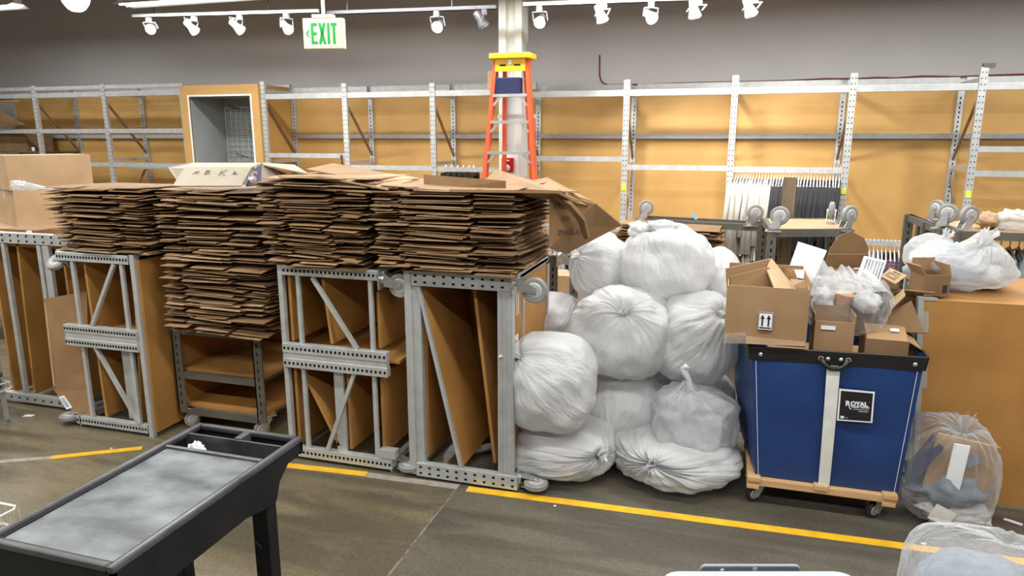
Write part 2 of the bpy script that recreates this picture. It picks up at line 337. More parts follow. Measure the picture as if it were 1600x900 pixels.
spot(757,14,757,42,g_,M['lens'],'dark grey unlit spotlight next to the column, aimed down',(.5,.15,-.85),0,0)
spot(843,9,843,36,s_,M['lit'],'lit silver spotlight just right of the column',(.05,-.85,-.5),1,60)
spot(944,5,942,33,w_,M['side'],'white spotlight aimed downward, first past the lit silver one',(.25,.55,-.8),0,75)
spot(1018,2,1019,29,w_,M['lit'],'white spotlight turned outward between two downward ones',(.45,-.75,-.5),1,45)
spot(1093,-2,1086,26,w_,M['side'],'white spotlight aimed downward, past the outward-turned one',(.15,.6,-.8),0,75)
spot(1180,-6,1174,23,w_,M['side'],'white spotlight at the far end of the right track',(.35,.6,-.75),0,80)
# ---- exit sign (hangs nearer than the track)
p=at(507,53,4.5)
rz=math.radians(12); ex=thing('exit_sign','cream hanging exit sign with green letters and arrow','sign',(p.x,p.y,p.z-.11),rz)
rr=V((math.cos(rz),math.sin(rz),0)); rn=V((math.sin(rz),-math.cos(rz),0)); c=p
Mx=Matrix((rr,-rn,V((0,0,1)))).transposed()
MB().cbox(c,(.285,.045,.20),Mx).build('panel',M['sign'],ex,bevel=.004)
fc=c+rn*.0235
MB().cbox(c+V((0,0,.112)),(.15,.05,.025),Mx).build('canopy',M['sign'],ex,bevel=.003)
MB().cyl(c+V((0,0,.12)),V((c.x,c.y,ZC)),.012,10).build('stem',M['lampw'],ex)
m=MB()
def gl(x0,z0,x1,z1): m.cbox(fc+rr*((x0+x1)/2)+V((0,0,(z0+z1)/2)),(x1-x0,.002,z1-z0),Mx)
H=.068
gl(-.086,-H,-.068,H);gl(-.07,H-.018,-.042,H);gl(-.07,-.009,-.046,.009);gl(-.07,-H,-.042,-H+.018)
for s in (-1,1):
    m.prism([fc+rr*(a)+V((0,0,b))-rn*.001 for a,b in [(-.034,s*H),(-.015,s*H),(.018,-s*H),(-.001,-s*H)][::s]],rn*.002)
gl(.028,-H,.045,H);gl(.066,-H,.083,H);gl(.054,H-.018,.095,H)
m.build('exit_letters',M['green'],ex)
m=MB()
for s in (-1,1): m.prism([fc+rr*a+V((0,0,b))-rn*.001 for a,b in [(-.124,0),(-.112,0),(-.096,s*.022),(-.106,s*.022)][::s]],rn*.002)
m.build('arrow',M['green'],ex)
# ---- column, fire alarm
cx,cy=-2.12,7.0
cl=thing('steel_column','white painted steel column rising behind the ladder','column',(cx,cy,0))
MB().box(cx-.125,cx-.05,cy-.11,cy+.11,0,ZC).build('flange',M['colw'],cl,bevel=.004)
MB().box(cx+.045,cx+.115,cy-.12,cy+.11,0,ZC).build('flange',M['colw'],cl,bevel=.004)
MB().box(cx-.05,cx+.045,cy-.07,cy+.05,0,ZC).build('web',M['colw'],cl)
p=at(795,259,6.87)
fa=thing('fire_alarm','red fire alarm strobe on a white backplate, fixed to the column','alarm',(p.x,p.y,p.z-.1))
MB().cbox(p,(.2,.016,.24)).build('backplate',M['white'],fa,bevel=.003)
MB().cbox(p+V((0,-.03,.01)),(.12,.05,.14)).build('housing',M['red'],fa,bevel=.006)
MB().lathe(p+V((.0,-.05,-.02)),(0,-1,0),[(0,.035),(.015,.03),(.02,.01)],18).build('strobe_lens',M['lens'],fa,smooth=True)
MB().cbox(p+V((0,-.056,.055)),(.05,.002,.01)).build('lettering',M['white'],fa)
# ================================================================== WALL RACKS
YF_,YR_=7.3,7.9
PX=[-9.93,-8.77,-7.62,-6.42,-5.27,-4.2,-3.13,-2.1,-1.03,0.0,1.03,2.06,3.1]
TOP={0:2.36,1:2.36,2:2.36,3:2.34,4:2.34,5:2.295,6:2.275,7:2.2,8:2.26,9:2.28,10:2.275,11:2.3,12:2.3}
def holes(name,parent,a,b,n,w,h,nx=1,gap=.02,face=(0,-1,0),off=0):
    a=V(a);b=V(b);d=(b-a);f=V(face); sd=d.normalized().cross(f); m=MB()
    up=d.normalized()
    for i in range(n):
        c=a+d*((i+.5)/n)
        for j in range(nx):
            cc=c+sd*((j-(nx-1)/2)*gap)+f*off
            Mr=Matrix((sd,f,up)).transposed(); m.cbox(cc,(w,.0016,h),Mr)  # thin dark slab laid on for the shade in a hole
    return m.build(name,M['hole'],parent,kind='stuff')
bay_lab=['galvanized rack bay at the far end with leaning cardboard on it','galvanized rack bay with brown cartons shelved at its end','empty galvanized rack bay next to the tan display cabinet','galvanized rack bay holding the tan display cabinet',
 'empty galvanized rack bay right next to the display cabinet','empty galvanized rack bay with a dark strap on its beam','galvanized rack bay with black clip hangers on its beam','empty galvanized rack bay beside the ladder and column','empty galvanized rack bay behind the upturned caster rack','galvanized rack bay with white and black garments hanging','galvanized rack bay with patterned garments on its low rail','galvanized rack bay past the capped end upright','galvanized rack end frame']
def upright(i,t):
    x=PX[i]; z=TOP[i]
    u=MB().box(x-.03,x+.03,YF_-.02,YF_+.02,0,z).build('front_upright',M['galv'],t)
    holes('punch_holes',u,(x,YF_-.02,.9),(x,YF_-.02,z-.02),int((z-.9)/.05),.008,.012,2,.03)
    zr=z-.06
    u=MB().box(x-.028,x+.028,YR_-.02,YR_+.02,0,zr).build('rear_upright',M['galvd'],t)
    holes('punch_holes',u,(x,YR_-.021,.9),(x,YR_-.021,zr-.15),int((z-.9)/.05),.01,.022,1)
    MB().bar((x,YF_,z-.11),(x,YR_,z-.11),.03,.05).build('top_arm',M['galvd'],t)
    MB().bar((x,YF_,1.42),(x,YR_,1.42),.03,.04).build('side_arm',M['galvd'],t)
    MB().bar((x,YF_,z-.2),(x,YR_,1.48),.02,.025).build('brace',M['brace'],t)
    MB().bar((x,YF_,.6),(x,YR_,1.36),.02,.025).build('brace',M['brace'],t)
    if i in (6,8,9,10,11): MB().box(x-.02,x+.02,YF_-.026,YF_-.02,1.17 if i!=10 else 1.18,1.235).build('yellow_tag',M['tag'],t)
bays=[]
for i in range(len(PX)-1):
    x0,x1=PX[i],PX[i+1]; z0,z1=TOP[i],TOP[i+1]
    t=thing('rack_bay',bay_lab[i],'rack',((x0+x1)/2,(YF_+YR_)/2,0),0,'bays of the wall rack'); bays.append(t)
    upright(i,t)
    up=.07 if i<4 else 0
    ft=2.155+up if i!=8 else 2.14
    ftz=(2.165+up if i<7 else 2.135)
    if i!=3: MB().box(x0+.03,x1-.03,YF_-.01,YF_+.03,ftz-.03,ftz+.03).build('front_beam',M['galv'],t,bevel=.003)
    if i in (0,1,2): MB().box(x0+.03,x1-.03,YF_-.01,YF_+.03,2.3,2.345).build('front_beam',M['galv'],t)
    rz_=2.265 if i<7 else 2.225; rz_+=up*.6
    MB().box(x0+.028,x1-.028,YR_-.03,YR_+.02,rz_-.035,rz_+.035).build('rear_beam',M['galvd'],t)
    if i!=3: MB().box(x0+.028,x1-.028,YR_-.03,YR_+.02,1.69,1.74).build('rear_beam',M['galv'],t)
    if i in (0,1,2): MB().box(x0+.03,x1-.03,YF_-.01,YF_+.03,1.755,1.81).build('front_beam',M['galv'],t)
    fz={2:1.36,1:1.36,4:1.495,5:1.367,6:1.36,7:1.485,8:1.405,9:1.395,10:.73,11:1.60}.get(i)
    if fz: MB().box(x0+.03,x1-.03,YF_-.01,YF_+.03,fz-.025,fz+.025).build('front_beam',M['galv'],t)
    if i==11: MB().box(x0+.03,x1-.03,YF_-.01,YF_+.03,1.36,1.41).build('front_beam',M['galv'],t)
    if i==2: MB().box(x0+.03,x1-.03,YF_+.2,YF_+.24,1.30,1.34).build('front_beam',M['galvd'],t)
    MB().box(x0-.002,x1-.003,YR_+.022,YR_+.034,.0,rz_-.045).build('back_panel',M['tan'],t)
    MB().box(x0+.03,x1-.03,YF_,YR_+.01,.18,.2).build('shelf_board',M['mdf'],t)
upright(12,bays[-1])
x=PX[11]; MB().cbox((x+.03,YF_,TOP[11]+.012),(.09,.05,.035)).build('end_cap',M['dark'],bays[11])
# dark strap on the beam
p=at(533,246,YF_-.02); MB().tube([p+V((0,0,.03)),p+V((.01,-.01,-.02)),p+V((.015,-.005,-.1)),p+V((.03,0,-.16))],.012,6).build('strap',M['cmar'],label='dark strap looped over the rack beam beside the upright',cat='strap')
# red cable on the wall
pts=[at(x,y,YF-.008) for x,y in [(937,86),(937,100),(937,118),(939,126),(944,131),(952,133),(975,132),(1010,132),(1060,130),(1100,129),(1150,128),(1230,126),(1290,123),(1340,123),(1370,121),(1400,122),(1440,119),(1500,120),(1540,118),(1600,116),(1640,115)]]
MB().tube(pts,.008,6).build('wall_cable',M['cable'],label='red-brown cable running along the grey wall above the racks',cat='cable')
# ---- display cabinet in its bay
x0,x1=PX[3]+.01,PX[4]-.035; y0=YF_-.05; zt=2.31; zb=1.0
cb=thing('display_cabinet','tan display cabinet with white-framed opening and wire grid inside','cabinet',((x0+x1)/2,7.55,zb))
ix0,ix1,izt=x0+.125,x1-.115,zt-.13
for a in ((x0,ix0,zb,zt),(ix1,x1,zb,zt),(ix0,ix1,izt,zt)): MB().box(a[0],a[1],y0,y0+.02,a[2],a[3]).build('front_panel',M['tan'],cb)
MB().box(x0,x0+.018,y0+.02,YR_,zb,zt).build('side_panel',M['tan'],cb)
MB().box(x1-.018,x1,y0+.02,YR_,zb,zt-.02).build('side_panel',M['tan'],cb)
MB().box(x0,x1,y0+.02,YR_,zt-.018,zt).build('top_panel',M['tan'],cb)
MB().box(x0,x1,y0+.02,YR_,zb,zb+.018).build('bottom_panel',M['tan'],cb)
MB().box(ix0-.01,ix1+.01,YR_-.04,YR_-.02,zb+.02,izt+.02).build('lining_back',M['cab'],cb)
MB().box(ix0-.012,ix0-.004,y0+.02,YR_-.04,zb+.02,izt+.02).build('lining_side',M['cab'],cb)
MB().box(ix1+.004,ix1+.012,y0+.02,YR_-.04,zb+.02,izt+.02).build('lining_side',M['cab'],cb)
MB().box(ix0-.004,ix1+.004,y0+.02,YR_-.04,izt+.004,izt+.012).build('lining_top',M['cab'],cb)
m=MB();m.box(ix0-.02,ix0,y0-.008,y0+.01,zb,izt+.02);m.box(ix1,ix1+.02,y0-.008,y0+.01,zb,izt+.02);m.box(ix0,ix1,y0-.008,y0+.01,izt,izt+.02)
m.build('opening_trim',M['white'],cb)
m=MB()
gx0,gx1,gz1=ix0+.03,ix1-.01,izt-.1
for i in range(11): xx=lerp(gx0,gx1,i/10); m.cyl((xx,YR_-.06,zb+.05),(xx,YR_-.06,gz1),.0045,6)
for j in range(12): zz=gz1-j*.068; m.cyl((gx0,YR_-.066,zz),(gx1,YR_-.066,zz),.0045,6)
m.build('wire_grid',M['wire'],cb)
for a,b in ((.22,-.02),(.75,-.02),(.3,-.62),(.85,-.55)):
    q=V((lerp(gx0,gx1,a),YR_-.07,gz1+b)); MB().tube([q,q+V((0,-.12,.01)),q+V((.0,-.14,.04)),q+V((.06,-.06,.0)),q+V((.06,0,0))],.004,5).build('hook',M['hole'],cb)
# ================================================================== LADDER
LY=6.55
ld=thing('step_ladder','orange fibreglass step ladder with yellow cap in front of the column','ladder',((-2.0),LY,0))
tl,tr=at(776,92,LY),at(824,92,LY); bl,br=at(757,285,LY-.18),at(836,285,LY-.18)
def ext(a,b,z): return a+(b-a)*((z-a.z)/(b.z-a.z))
fl_,fr_=ext(tl,bl,.0),ext(tr,br,.0)
for a,b in ((tl,fl_),(tr,fr_)): MB().bar(a,b,.035,.075,(0,1,0)).build('front_rail',M['orange'],ld)
for a,s in ((tl,1),(tr,-1)): MB().bar(a+V((s*.05,.1,-.02)),V((a.x-s*.05,LY+.35,0)),.03,.05,(0,1,0)).build('rear_rail',M['orange'],ld)
cc=(tl+tr)/2
MB().cbox(cc+V((0,.03,.02)),(.40,.24,.055)).build('top_cap',M['yellow'],ld,bevel=.012)
MB().cbox(cc+V((0,-.05,-.06)),(.29,.02,.11)).build('cap_skirt',M['yellow'],ld)
MB().lathe(cc+V((0,-.06,-.035)),(0,-1,0),[(0,.022),(.006,.02)],14).build('cap_badge',M['white'],ld)
for sx in(-1,1): MB().cbox(cc+V((sx*.07,-.061,-.06)),(.06,.003,.012)).build('cap_slot',M['hole'],ld)
for k,py in enumerate((149,191,239,292)):
    z=at(800,py,LY-.1).z
    a=ext(tl,bl,z); b=ext(tr,br,z); MB().box(a.x+.015,b.x-.015,a.y-.05,a.y+.045,z-.012,z+.014).build('step',M['alu'],ld)
    for q,s in ((a,1),(b,-1)): MB().bar(q+V((s*.015,-.04,-.09)),q+V((s*.085,-.04,-.012)),.02,.006,(0,1,0)).build('step_brace',M['alu'],ld)
for z in (.95,.65,.35):
    a=ext(tl,bl,z); b=ext(tr,br,z); MB().box(a.x+.015,b.x-.015,a.y-.05,a.y+.045,z-.012,z+.014).build('step',M['alu'],ld)
for z in (1.9,1.3,.7): MB().box(-2.2,-1.8,LY+.12+(2.4-z)*.09,LY+.14+(2.4-z)*.09,z-.02,z+.02).build('rear_brace',M['alu'],ld)
p=at(767,126,LY); MB().cbox(p+V((0,.0,0)),(.06,.02,.17)).build('side_tag',M['kr2'],ld)
za=at(800,149,LY-.1).z+.014
q=at(795,128,LY)
tb=MB().box(q.x-.125,q.x+.125,LY-.06,LY+.04,za,za+.15).build('tool_bin',M['navy'],label='dark navy tool bin standing on the top step of the ladder',cat='bin',bevel=.006)
# ================================================================== casters
def caster(parent,c,stem,fwd,r=.06,wide=.03,tire='tire',name='caster'):
    """c wheel centre; stem: direction from wheel to its plate; fwd: rolling direction"""
    c=V(c); s=V(stem).normalized(); f=V(fwd).normalized(); ax=s.cross(f).normalized()
    pl=c+s*(r+.03)-f*.03
    m=MB(); Mr=Matrix((f,ax,s)).transposed()
    m.cbox(pl+s*.008,(.10,.085,.008),Mr); m.cyl(pl-s*.012,pl+s*.005,.03,14)
    for k in (-1,1):
        a=ax*(k*(wide/2+.008)); b1=pl-s*.012
        m.prism([b1+a-f*.03,b1+a+f*.035,c+a+f*.014-s*.012,c+a-f*.014-s*.012],ax*(.003*k))
    m.cyl(c-ax*(wide/2+.016),c+ax*(wide/2+.016),.008,8)
    b=m.build(name,M['chrome'],parent)
    MB().lathe(c-ax*wide/2,ax,[(0,r*.62),(0,r*.9),(wide*.2,r),(wide*.8,r),(wide,r*.9),(wide,r*.62)],24).build('tyre',M[tire],b,smooth=False)
    MB().lathe(c-ax*(wide/2+.003),ax,[(0,.012),(0,r*.55),(.003,r*.64),(wide+.003,r*.64),(wide+.006,r*.55),(wide+.006,.012)],20).build('hub',M['hub'],b)
    return b
# ================================================================== RACK CARTS (laid on their sides)
FY=3.03; CD=.72
def beamX(t,x0,x1,z0,z1,y,nh,hw=.012,hh=.016,rows=1,name='punched_beam',d=.04,mat='galv'):
    b=MB().box(x0,x1,y,y+d,z0,z1).build(name,M[mat],t,bevel=.002)
    L=x1-x0; m=MB()
    for r in range(rows):
        zc=(z0+z1)/2+(r-(rows-1)/2)*.032
        for i in range(nh):
            xc=x0+L*(i+.5)/nh; m.cbox((xc,y-.0004,zc),(hw,.0016,hh))  # dark slab puts the hole's shade on the beam face
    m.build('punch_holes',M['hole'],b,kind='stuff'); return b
def postZ(t,x,y,z0,z1,w=.025,d=.03,mat='galv',name='upright'):
    return MB().box(x-w/2,x+w/2,y,y+d,z0,z1).build(name,M[mat],t,bevel=.002)
def board(t,xa,xb,y0,y1,z0,z1,th=.016,name='shelf_board',mat='mdf',xa2=None,xb2=None):
    """vertical board running back in Y; x at the bottom xa, at the top xb"""
    m=MB(); m.hexa([(xa-th/2,y0,z0),(xa+th/2,y0,z0),(xa+th/2,y1,z0),(xa-th/2,y1,z0),(xb-th/2,y0,z1),(xb+th/2,y0,z1),(xb+th/2,y1,z1),(xb-th/2,y1,z1)])
    return m.build(name,M[mat],t)
def diag(t,a,b,w=.019): return MB().bar(a,b,w,.02,(0,1,0)).build('diagonal_brace',M['galv'],t)
def rear_frame(t,x0,x1,z1,y):
    MB().box(x0+.03,x1-.03,y-.05,y-.034,.06,z1-.04).build('added_rear_board',M['mdf'],t); MB().box(x0,x1,FY+.04,y-.04,z1-.03,z1-.014).build('top_board',M['mdf'],t)  # rear board added to block light reaching the cart interior
    for x in (x0+.015,x1-.015): postZ(t,x,y-.03,.0,z1,.03,.03,'galvd','rear_upright')
    MB().box(x0,x1,y-.03,y,z1-.05,z1).build('rear_beam',M['galvd'],t); MB().box(x0,x1,y-.03,y,0.02,.07).build('rear_beam',M['galvd'],t)
    for x in (x0+.015,x1-.015):
        MB().box(x-.015,x+.015,FY+.03,y-.03,z1-.035,z1).build('side_rail',M['galvd'],t)
        MB().box(x-.015,x+.015,FY+.03,y-.03,.02,.055).build('side_rail',M['galvd'],t)
HT=1.07
# --- cart B
x0,x1=-2.195,-1.585
t=thing('rack_cart','galvanized rack cart on its side with a flat tan shelf, right beside the two-post cart','rack cart',((x0+x1)/2,FY+CD/2,0))
postZ(t,x0+.026,FY,0.02,HT,.026)
beamX(t,x0+.04,x1+.01,HT-.055,HT-.005,FY,24,.011,.014); beamX(t,x0+.04,x1+.01,.02,.075,FY,24,.011,.014)
beamX(t,x0+.02,x1+.01,.605,.655,FY-.012,24,.011,.014); beamX(t,x0+.02,x1+.01,.525,.575,FY-.012,24,.011,.014)
MB().box(x0+.02,x1+.01,FY-.008,FY+.02,.575,.605).build('beam_web',M['galvd'],t)
for x in (x0+.125,x1-.075): postZ(t,x,FY+.005,.07,HT-.05,.021,.02)
diag(t,(x0+.215,FY+.006,HT-.06),(x0+.45,FY+.006,.655)); diag(t,(x0+.43,FY+.006,.53),(x0+.245,FY+.006,.08))
MB().box(x0+.29,x0+.345,FY+.03,FY+.05,.07,.53).build('flat_plate',M['galv'],t)
board(t,x0+.06,x0+.06,FY+.03,FY+CD,.66,HT-.06); board(t,x0+.06,x0+.06,FY+.03,FY+CD,.08,.52)
board(t,x0+.285,x0+.25,FY+.04,FY+CD,.66,HT-.07); board(t,x1-.05,x1-.05,FY+.04,FY+CD,.66,HT-.12); board(t,x1-.05,x1-.05,FY+.04,FY+CD,.09,.52)
m=MB().hexa([(x0+.03,FY+.03,.59),(x1+.06,FY+.03,.59),(x1+.06,FY+CD,.59),(x0+.03,FY+CD,.59),(x0+.03,FY+.03,.606),(x1+.06,FY+.03,.606),(x1+.06,FY+CD,.606),(x0+.03,FY+CD,.606)]).build('shelf_board',M['mdf'],t)
board(t,x0+.30,x0+.09,FY+.03,FY+.5,.10,.52)
board(t,x0+.36,x0+.36,FY+.05,FY+CD,.08,.52)
for a,b,c in ((.30,.16,.76),(.34,.22,.78),(.33,.13,.73),(.46,.4,.8)): MB().box(x0+.262+a*0,x0+.268,FY+b,FY+b+.07,c,c+.022).build('tape_scrap',M['grybd'],t)
MB().box(x1-.062,x1+.03,FY+.0,FY+.05,.08,.125).build('corner_bracket',M['galv'],t)
MB().box(x0+.004,x0+.018,FY+.04,FY+CD,.03,HT-.03).build('side_board',M['mdf'],t)
rear_frame(t,x0,x1,HT,FY+CD)
caster(t,(x1+.085,FY+.02,HT-.075),(-1,0,0),(0,0,-1)); caster(t,(x1+.10,FY+.03,.045),(-1,0,0),(0,-1,0),.06)
# --- cart C
x0,x1=-1.468,-.928
t=thing('rack_cart','galvanized two-post rack cart with a board leaning inside, beside the white bags','rack cart',((x0+x1)/2,FY+CD/2,0))
for x in (x0+.015,x0+.055): postZ(t,x,FY-.005 if x<x0+.03 else FY+.005,.02,HT+.01,.035 if x<x0+.03 else .045,.04)
for x,w in ((x1-.055,.03),(x1-.02,.05)): postZ(t,x,FY,.02,HT-.05,w,.04)
m=MB()
for a in (-.066,-.04,-.012): m.box(x1+a,x1+a+.006,FY-.006,FY+.01,.1,HT-.07)
m.build('post_rib',M['galv'],t)
beamX(t,x0+.035,x1+.03,HT-.065,HT+.005,FY-.006,11,.014,.010,2); beamX(t,x0+.035,x1+.03,.015,.085,FY-.008,11,.014,.010,2)
lb=board(t,x0+.275,x0+.07,FY+.02,FY+.50,.09,HT-.07,.014)
m=MB().hexa([(x0+.265,FY,.085),(x0+.282,FY,.085),(x0+.282,FY+.02,.085),(x0+.265,FY+.02,.085),(x0+.06,FY,HT-.07),(x0+.077,FY,HT-.07),(x0+.077,FY+.02,HT-.07),(x0+.06,FY+.02,HT-.07)]).build('board_trim',M['galv'],lb)
board(t,x0+.075,x0+.085,FY+.05,FY+CD,.10,HT-.07); board(t,x1-.12,x1-.22,FY+.1,FY+CD,.09,HT-.08)
# right hand side panel
MB().box(x1-.03,x1-.014,FY+.04,FY+CD,.09,HT-.04).build('side_board',M['mdf'],t); MB().box(x1-.014,x1-.006,FY+.22,FY+.24,.05,HT-.04).build('side_strip',M['galvd'],t)
m=MB()
for zz in (.86,.52): 
    for yy in (.24,.27): m.box(x1-.014,x1-.012,FY+yy-.12,FY+yy-.112,zz,zz+.11)
m.build('side_slots',M['paper'],t)
rear_frame(t,x0,x1,HT,FY+CD)
MB().cyl((x0+.2,FY+.25,.05),(x1,FY+.6,.05),.02,8).build('floor_rail',M['galvd'],t)
caster(t,(x1+.105,FY+.02,HT-.055),(-1,0,0),(0,0,-1)); caster(t,(x1+.115,FY+.03,.045),(-1,0,0),(0,-1,0),.06)
# --- cart A (mirrored, casters to the left)
x0,x1=-3.68,-3.095
t=thing('rack_cart','galvanized rack cart next to the dark shelf unit, casters towards the end cart','rack cart',((x0+x1)/2,FY+CD/2,0))
postZ(t,x1-.015,FY,.0,HT,.03)
beamX(t,x0+.03,x1-.04,HT-.055,HT-.005,FY,24,.011,.014); beamX(t,x0+.02,x1-.04,.02,.07,FY,24,.011,.014)
beamX(t,x0+.03,x1-.03,.595,.64,FY-.012,26,.011,.014); beamX(t,x0+.03,x1-.03,.515,.56,FY-.012,26,.011,.014)
MB().box(x0+.03,x1-.03,FY-.008,FY+.02,.56,.595).build('beam_web',M['galvd'],t)
for x in (x0+.135,x1-.10): postZ(t,x,FY+.005,.07,HT-.05,.022,.02)
diag(t,(x0+.44,FY+.006,HT-.06),(x0+.23,FY+.006,.645)); diag(t,(x0+.23,FY+.006,.52),(x0+.49,FY+.006,.07))
MB().box(x0+.36,x0+.42,FY+.06,FY+.08,.07,.53).build('flat_plate',M['galvd'],t)
board(t,x0+.21,x0+.19,FY+.04,FY+CD,.07,HT-.07); board(t,x0+.47,x0+.54,FY+.04,FY+CD,.07,HT-.07)
MB().box(x0+.03,x1-.03,FY+.03,FY+CD,.575,.592).build('shelf_board',M['mdf'],t)
MB().box(x1,x1+.016,FY+.02,FY+CD,.03,HT-.03).build('side_board',M['mdf'],t)
rear_frame(t,x0,x1,HT,FY+CD)
caster(t,(x0-.0,FY+.03,HT-.07),(1,0,0),(0,-.75,-.65)); caster(t,(x0-.05,FY+.02,.05),(1,0,0),(0,-1,0),.06)
# --- cart at the far left
x0,x1=-4.56,-3.735; y=3.2
FYs=FY; FY=y
t=thing('rack_cart','galvanized rack cart on its side at the wire basket end of the row','rack cart',((x0+x1)/2,y+CD/2,0))
beamX(t,x0,x1+.03,HT-.005,HT+.06,y,13,.014,.012,2); beamX(t,x0,x1+.05,.02,.075,y,13,.014,.012,1)
for x,w in ((x0+.03,.05),(x0+.28,.028),(x0+.57,.03),(x1-.2,.05)): postZ(t,x,y+.005,.07,HT,w,.025)
board(t,x0+.14,x0+.14,y+.04,y+CD,.07,HT); board(t,x0+.32,x0+.36,y+.04,y+CD,.07,HT); board(t,x1-.13,x1-.13,y+.06,y+CD,.07,HT)
rear_frame(t,x0,x1,HT,y+CD)
FY=FYs
# --- flattened carton leaning against it
ps=[(70,467,3.16),(137,455,3.16),(140,610,3.10),(86,610,3.10),(148,655,3.055),(124,655,3.055)]
P=[at(*q) for q in ps]
P[1].x=min(P[1].x,-3.50)
t=thing('leaning_carton_sheet','folded brown carton sheet with a white barcode label leaning into the rack cart','cardboard',(P[5].x+.05,3.1,0))
MB().slab([P[3],P[2],P[1],P[0]],.012).build('upper_panel',M['kr4'],t)
MB().slab([P[5],P[4],P[2],P[3]],.012).build('lower_panel',M['kr4'],t)
e=P[3].lerp(P[5],.1)
q=[at(100,618,3.083),at(113,637,3.063),at(104,640,3.06),at(92,620,3.08)]
MB().slab([q[0],q[1],q[2],q[3]][::-1],.003).build('label',M['paper'],t)
m=MB()
for i in range(7): a=q[3].lerp(q[0],.25).lerp(q[2].lerp(q[1],.25),.15+i*.11); b=q[3].lerp(q[0],.8).lerp(q[2].lerp(q[1],.8),.15+i*.11); m.bar(a+V((0,-.003,0)),b+V((0,-.003,0)),.003,.002)
m.build('barcode',M['ink'],t)
MB().slab([P[0]+V((-.012,.01,-.02)),P[0]+V((.008,-.01,-.02)),P[3]+V((.01,-.01,.03)),P[3]+V((-.012,.01,.03))],.01).build('folded_edge',M['kr2'],t)
# ================================================================== DARK SHELF UNIT
x0,x1,y0,y1,zt=-3.06,-2.45,3.2,3.9,.645
t=thing('shelf_unit','low dark grey steel shelf unit with tan shelves under a tall cardboard stack','shelf',((x0+x1)/2,(y0+y1)/2,0))
for x in (x0+.035,x1-.025):
    for yy in (y0,y1-.05):
        l=MB().box(x-.03,x+.03,yy,yy+.008,.1,zt-.01).box(x-.03,x-.022,yy,yy+.05,.1,zt-.01).build('leg',M['dark'],t)
        if yy==y0:
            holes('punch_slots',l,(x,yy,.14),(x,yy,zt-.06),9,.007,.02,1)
            MB().lathe((x,yy,zt-.04),(0,-1,0),[(0,.009),(.004,.007)],10).build('bolt',M['chrome'],l)
for z in (.12,.345,.615):
    MB().box(x0+.06,x1-.05,y0+.005,y0+.03,z-.03,z+.012).build('shelf_rail',M['dark'],t); MB().box(x0+.06,x1-.05,y1-.03,y1-.005,z-.03,z+.012).build('shelf_rail',M['dark'],t)
    for x in (x0+.06,x1-.08): MB().box(x,x+.03,y0+.03,y1-.03,z-.03,z+.0).build('side_rail',M['dark'],t)
    MB().box(x0+.02,x1-.01,y0+.03,y1-.01,z+.012,z+.028).build('shelf_board',M['mdf'],t)
MB().box(x0+.02,x1,y0+.01,y1,zt-.012,zt).build('top_board',M['dark'],t)
MB().box(x0+.01,x0+.02,y0+.05,y1-.05,.12,zt-.03).build('side_board',M['mdf'],t); MB().box(x0+.02,x1,y1-.004,y1+.01,.1,zt-.012).build('added_back_board',M['mdf'],t)  # back board added to cover the lit floor behind the shelves
for x in (x0+.06,x1-.06):
    for yy in (y0+.04,y1-.05): caster(t,(x,yy,.045),(0,0,1),(-.7,-.7,0),.045,.025)
# ================================================================== CARDBOARD STACKS
def leaf(m,rng,w,d,z,t,droop):
    """a leaf of a flattened box: a slightly warped panel with two front and one side flap, slits between"""
    nx,ny=6,3; a1,a2=rng.uniform(-.012,.012),rng.uniform(-.01,.01); ph=rng.uniform(0,6)
    def zz(x,y): return z+a1*math.sin(x/w*3+ph)+a2*math.cos(y/d*2.4+ph)-droop*abs(x/w)**2.2
    fy=-d/2+rng.uniform(.05,.16)
    def grid(xa,xb,ya,yb,n,k,fz):
        vs=[];fs=[]
        for s in (0,1):
            for j in range(k+1):
                for i in range(n+1):
                    x=lerp(xa,xb,i/n);y=lerp(ya,yb,j/k); vs.append((x,y,fz(x,y)+s*t))
        N=(n+1)*(k+1)
        for j in range(k):
            for i in range(n):
                q=j*(n+1)+i; fs.append((q,q+n+1,q+n+2,q+1)); fs.append((N+q,N+q+1,N+q+n+2,N+q+n+1))
        for i in range(n):
            q=i; fs.append((q,q+1,N+q+1,N+q)); q=k*(n+1)+i; fs.append((q+1,q,N+q,N+q+1))
        for j in range(k):
            q=j*(n+1); fs.append((q+n+1,q,N+q,N+q+n+1)); q+=n; fs.append((q,q+n+1,N+q+n+1,N+q))
        m.add(vs,fs)
    grid(-w/2,w/2,fy,d/2,nx,ny,zz)
    c1=rng.uniform(-.32,-.12)*w; c2=rng.uniform(.12,.34)*w; g=.004
    for k3,(xa,xb) in enumerate(((-w/2,c1-g),(c1+g,c2-g),(c2+g,w/2))):
        ang=rng.uniform(-.13,.05); ln=rng.uniform(0,.015) if k3==1 else rng.uniform(.0,.055)
        grid(xa+rng.uniform(0,.02),xb-rng.uniform(0,.02),-d/2+min(ln,(fy+d/2)*.7),fy-.002,4,1,lambda x,y:zz(x,fy)+(fy-y)*ang)
SHEET=[]
for s in range(12):
    rng=random.Random(100+s); m=MB(); t_=.0036
    w,d=rng.uniform(.56,.66),rng.uniform(.5,.62)
    m.mi=0; leaf(m,rng,w,d,0,t_,rng.uniform(-.01,.012)); m.mi=1; leaf(m,rng,w*rng.uniform(.94,1.0),d*rng.uniform(.97,1.0),t_+rng.uniform(.003,.009),t_,rng.uniform(-.01,.012))
    me=bpy.data.meshes.new('flattened_box'); me.from_pydata([tuple(q) for q in m.v],[],m.f); me.validate()
    for mm in (M['kr%d'%(s%5)],M['kr%d'%((s*3+1)%5)]): me.materials.append(mm)
    for p_,i in zip(me.polygons,m.m): p_.material_index=i
    SHEET.append((me,w,d))
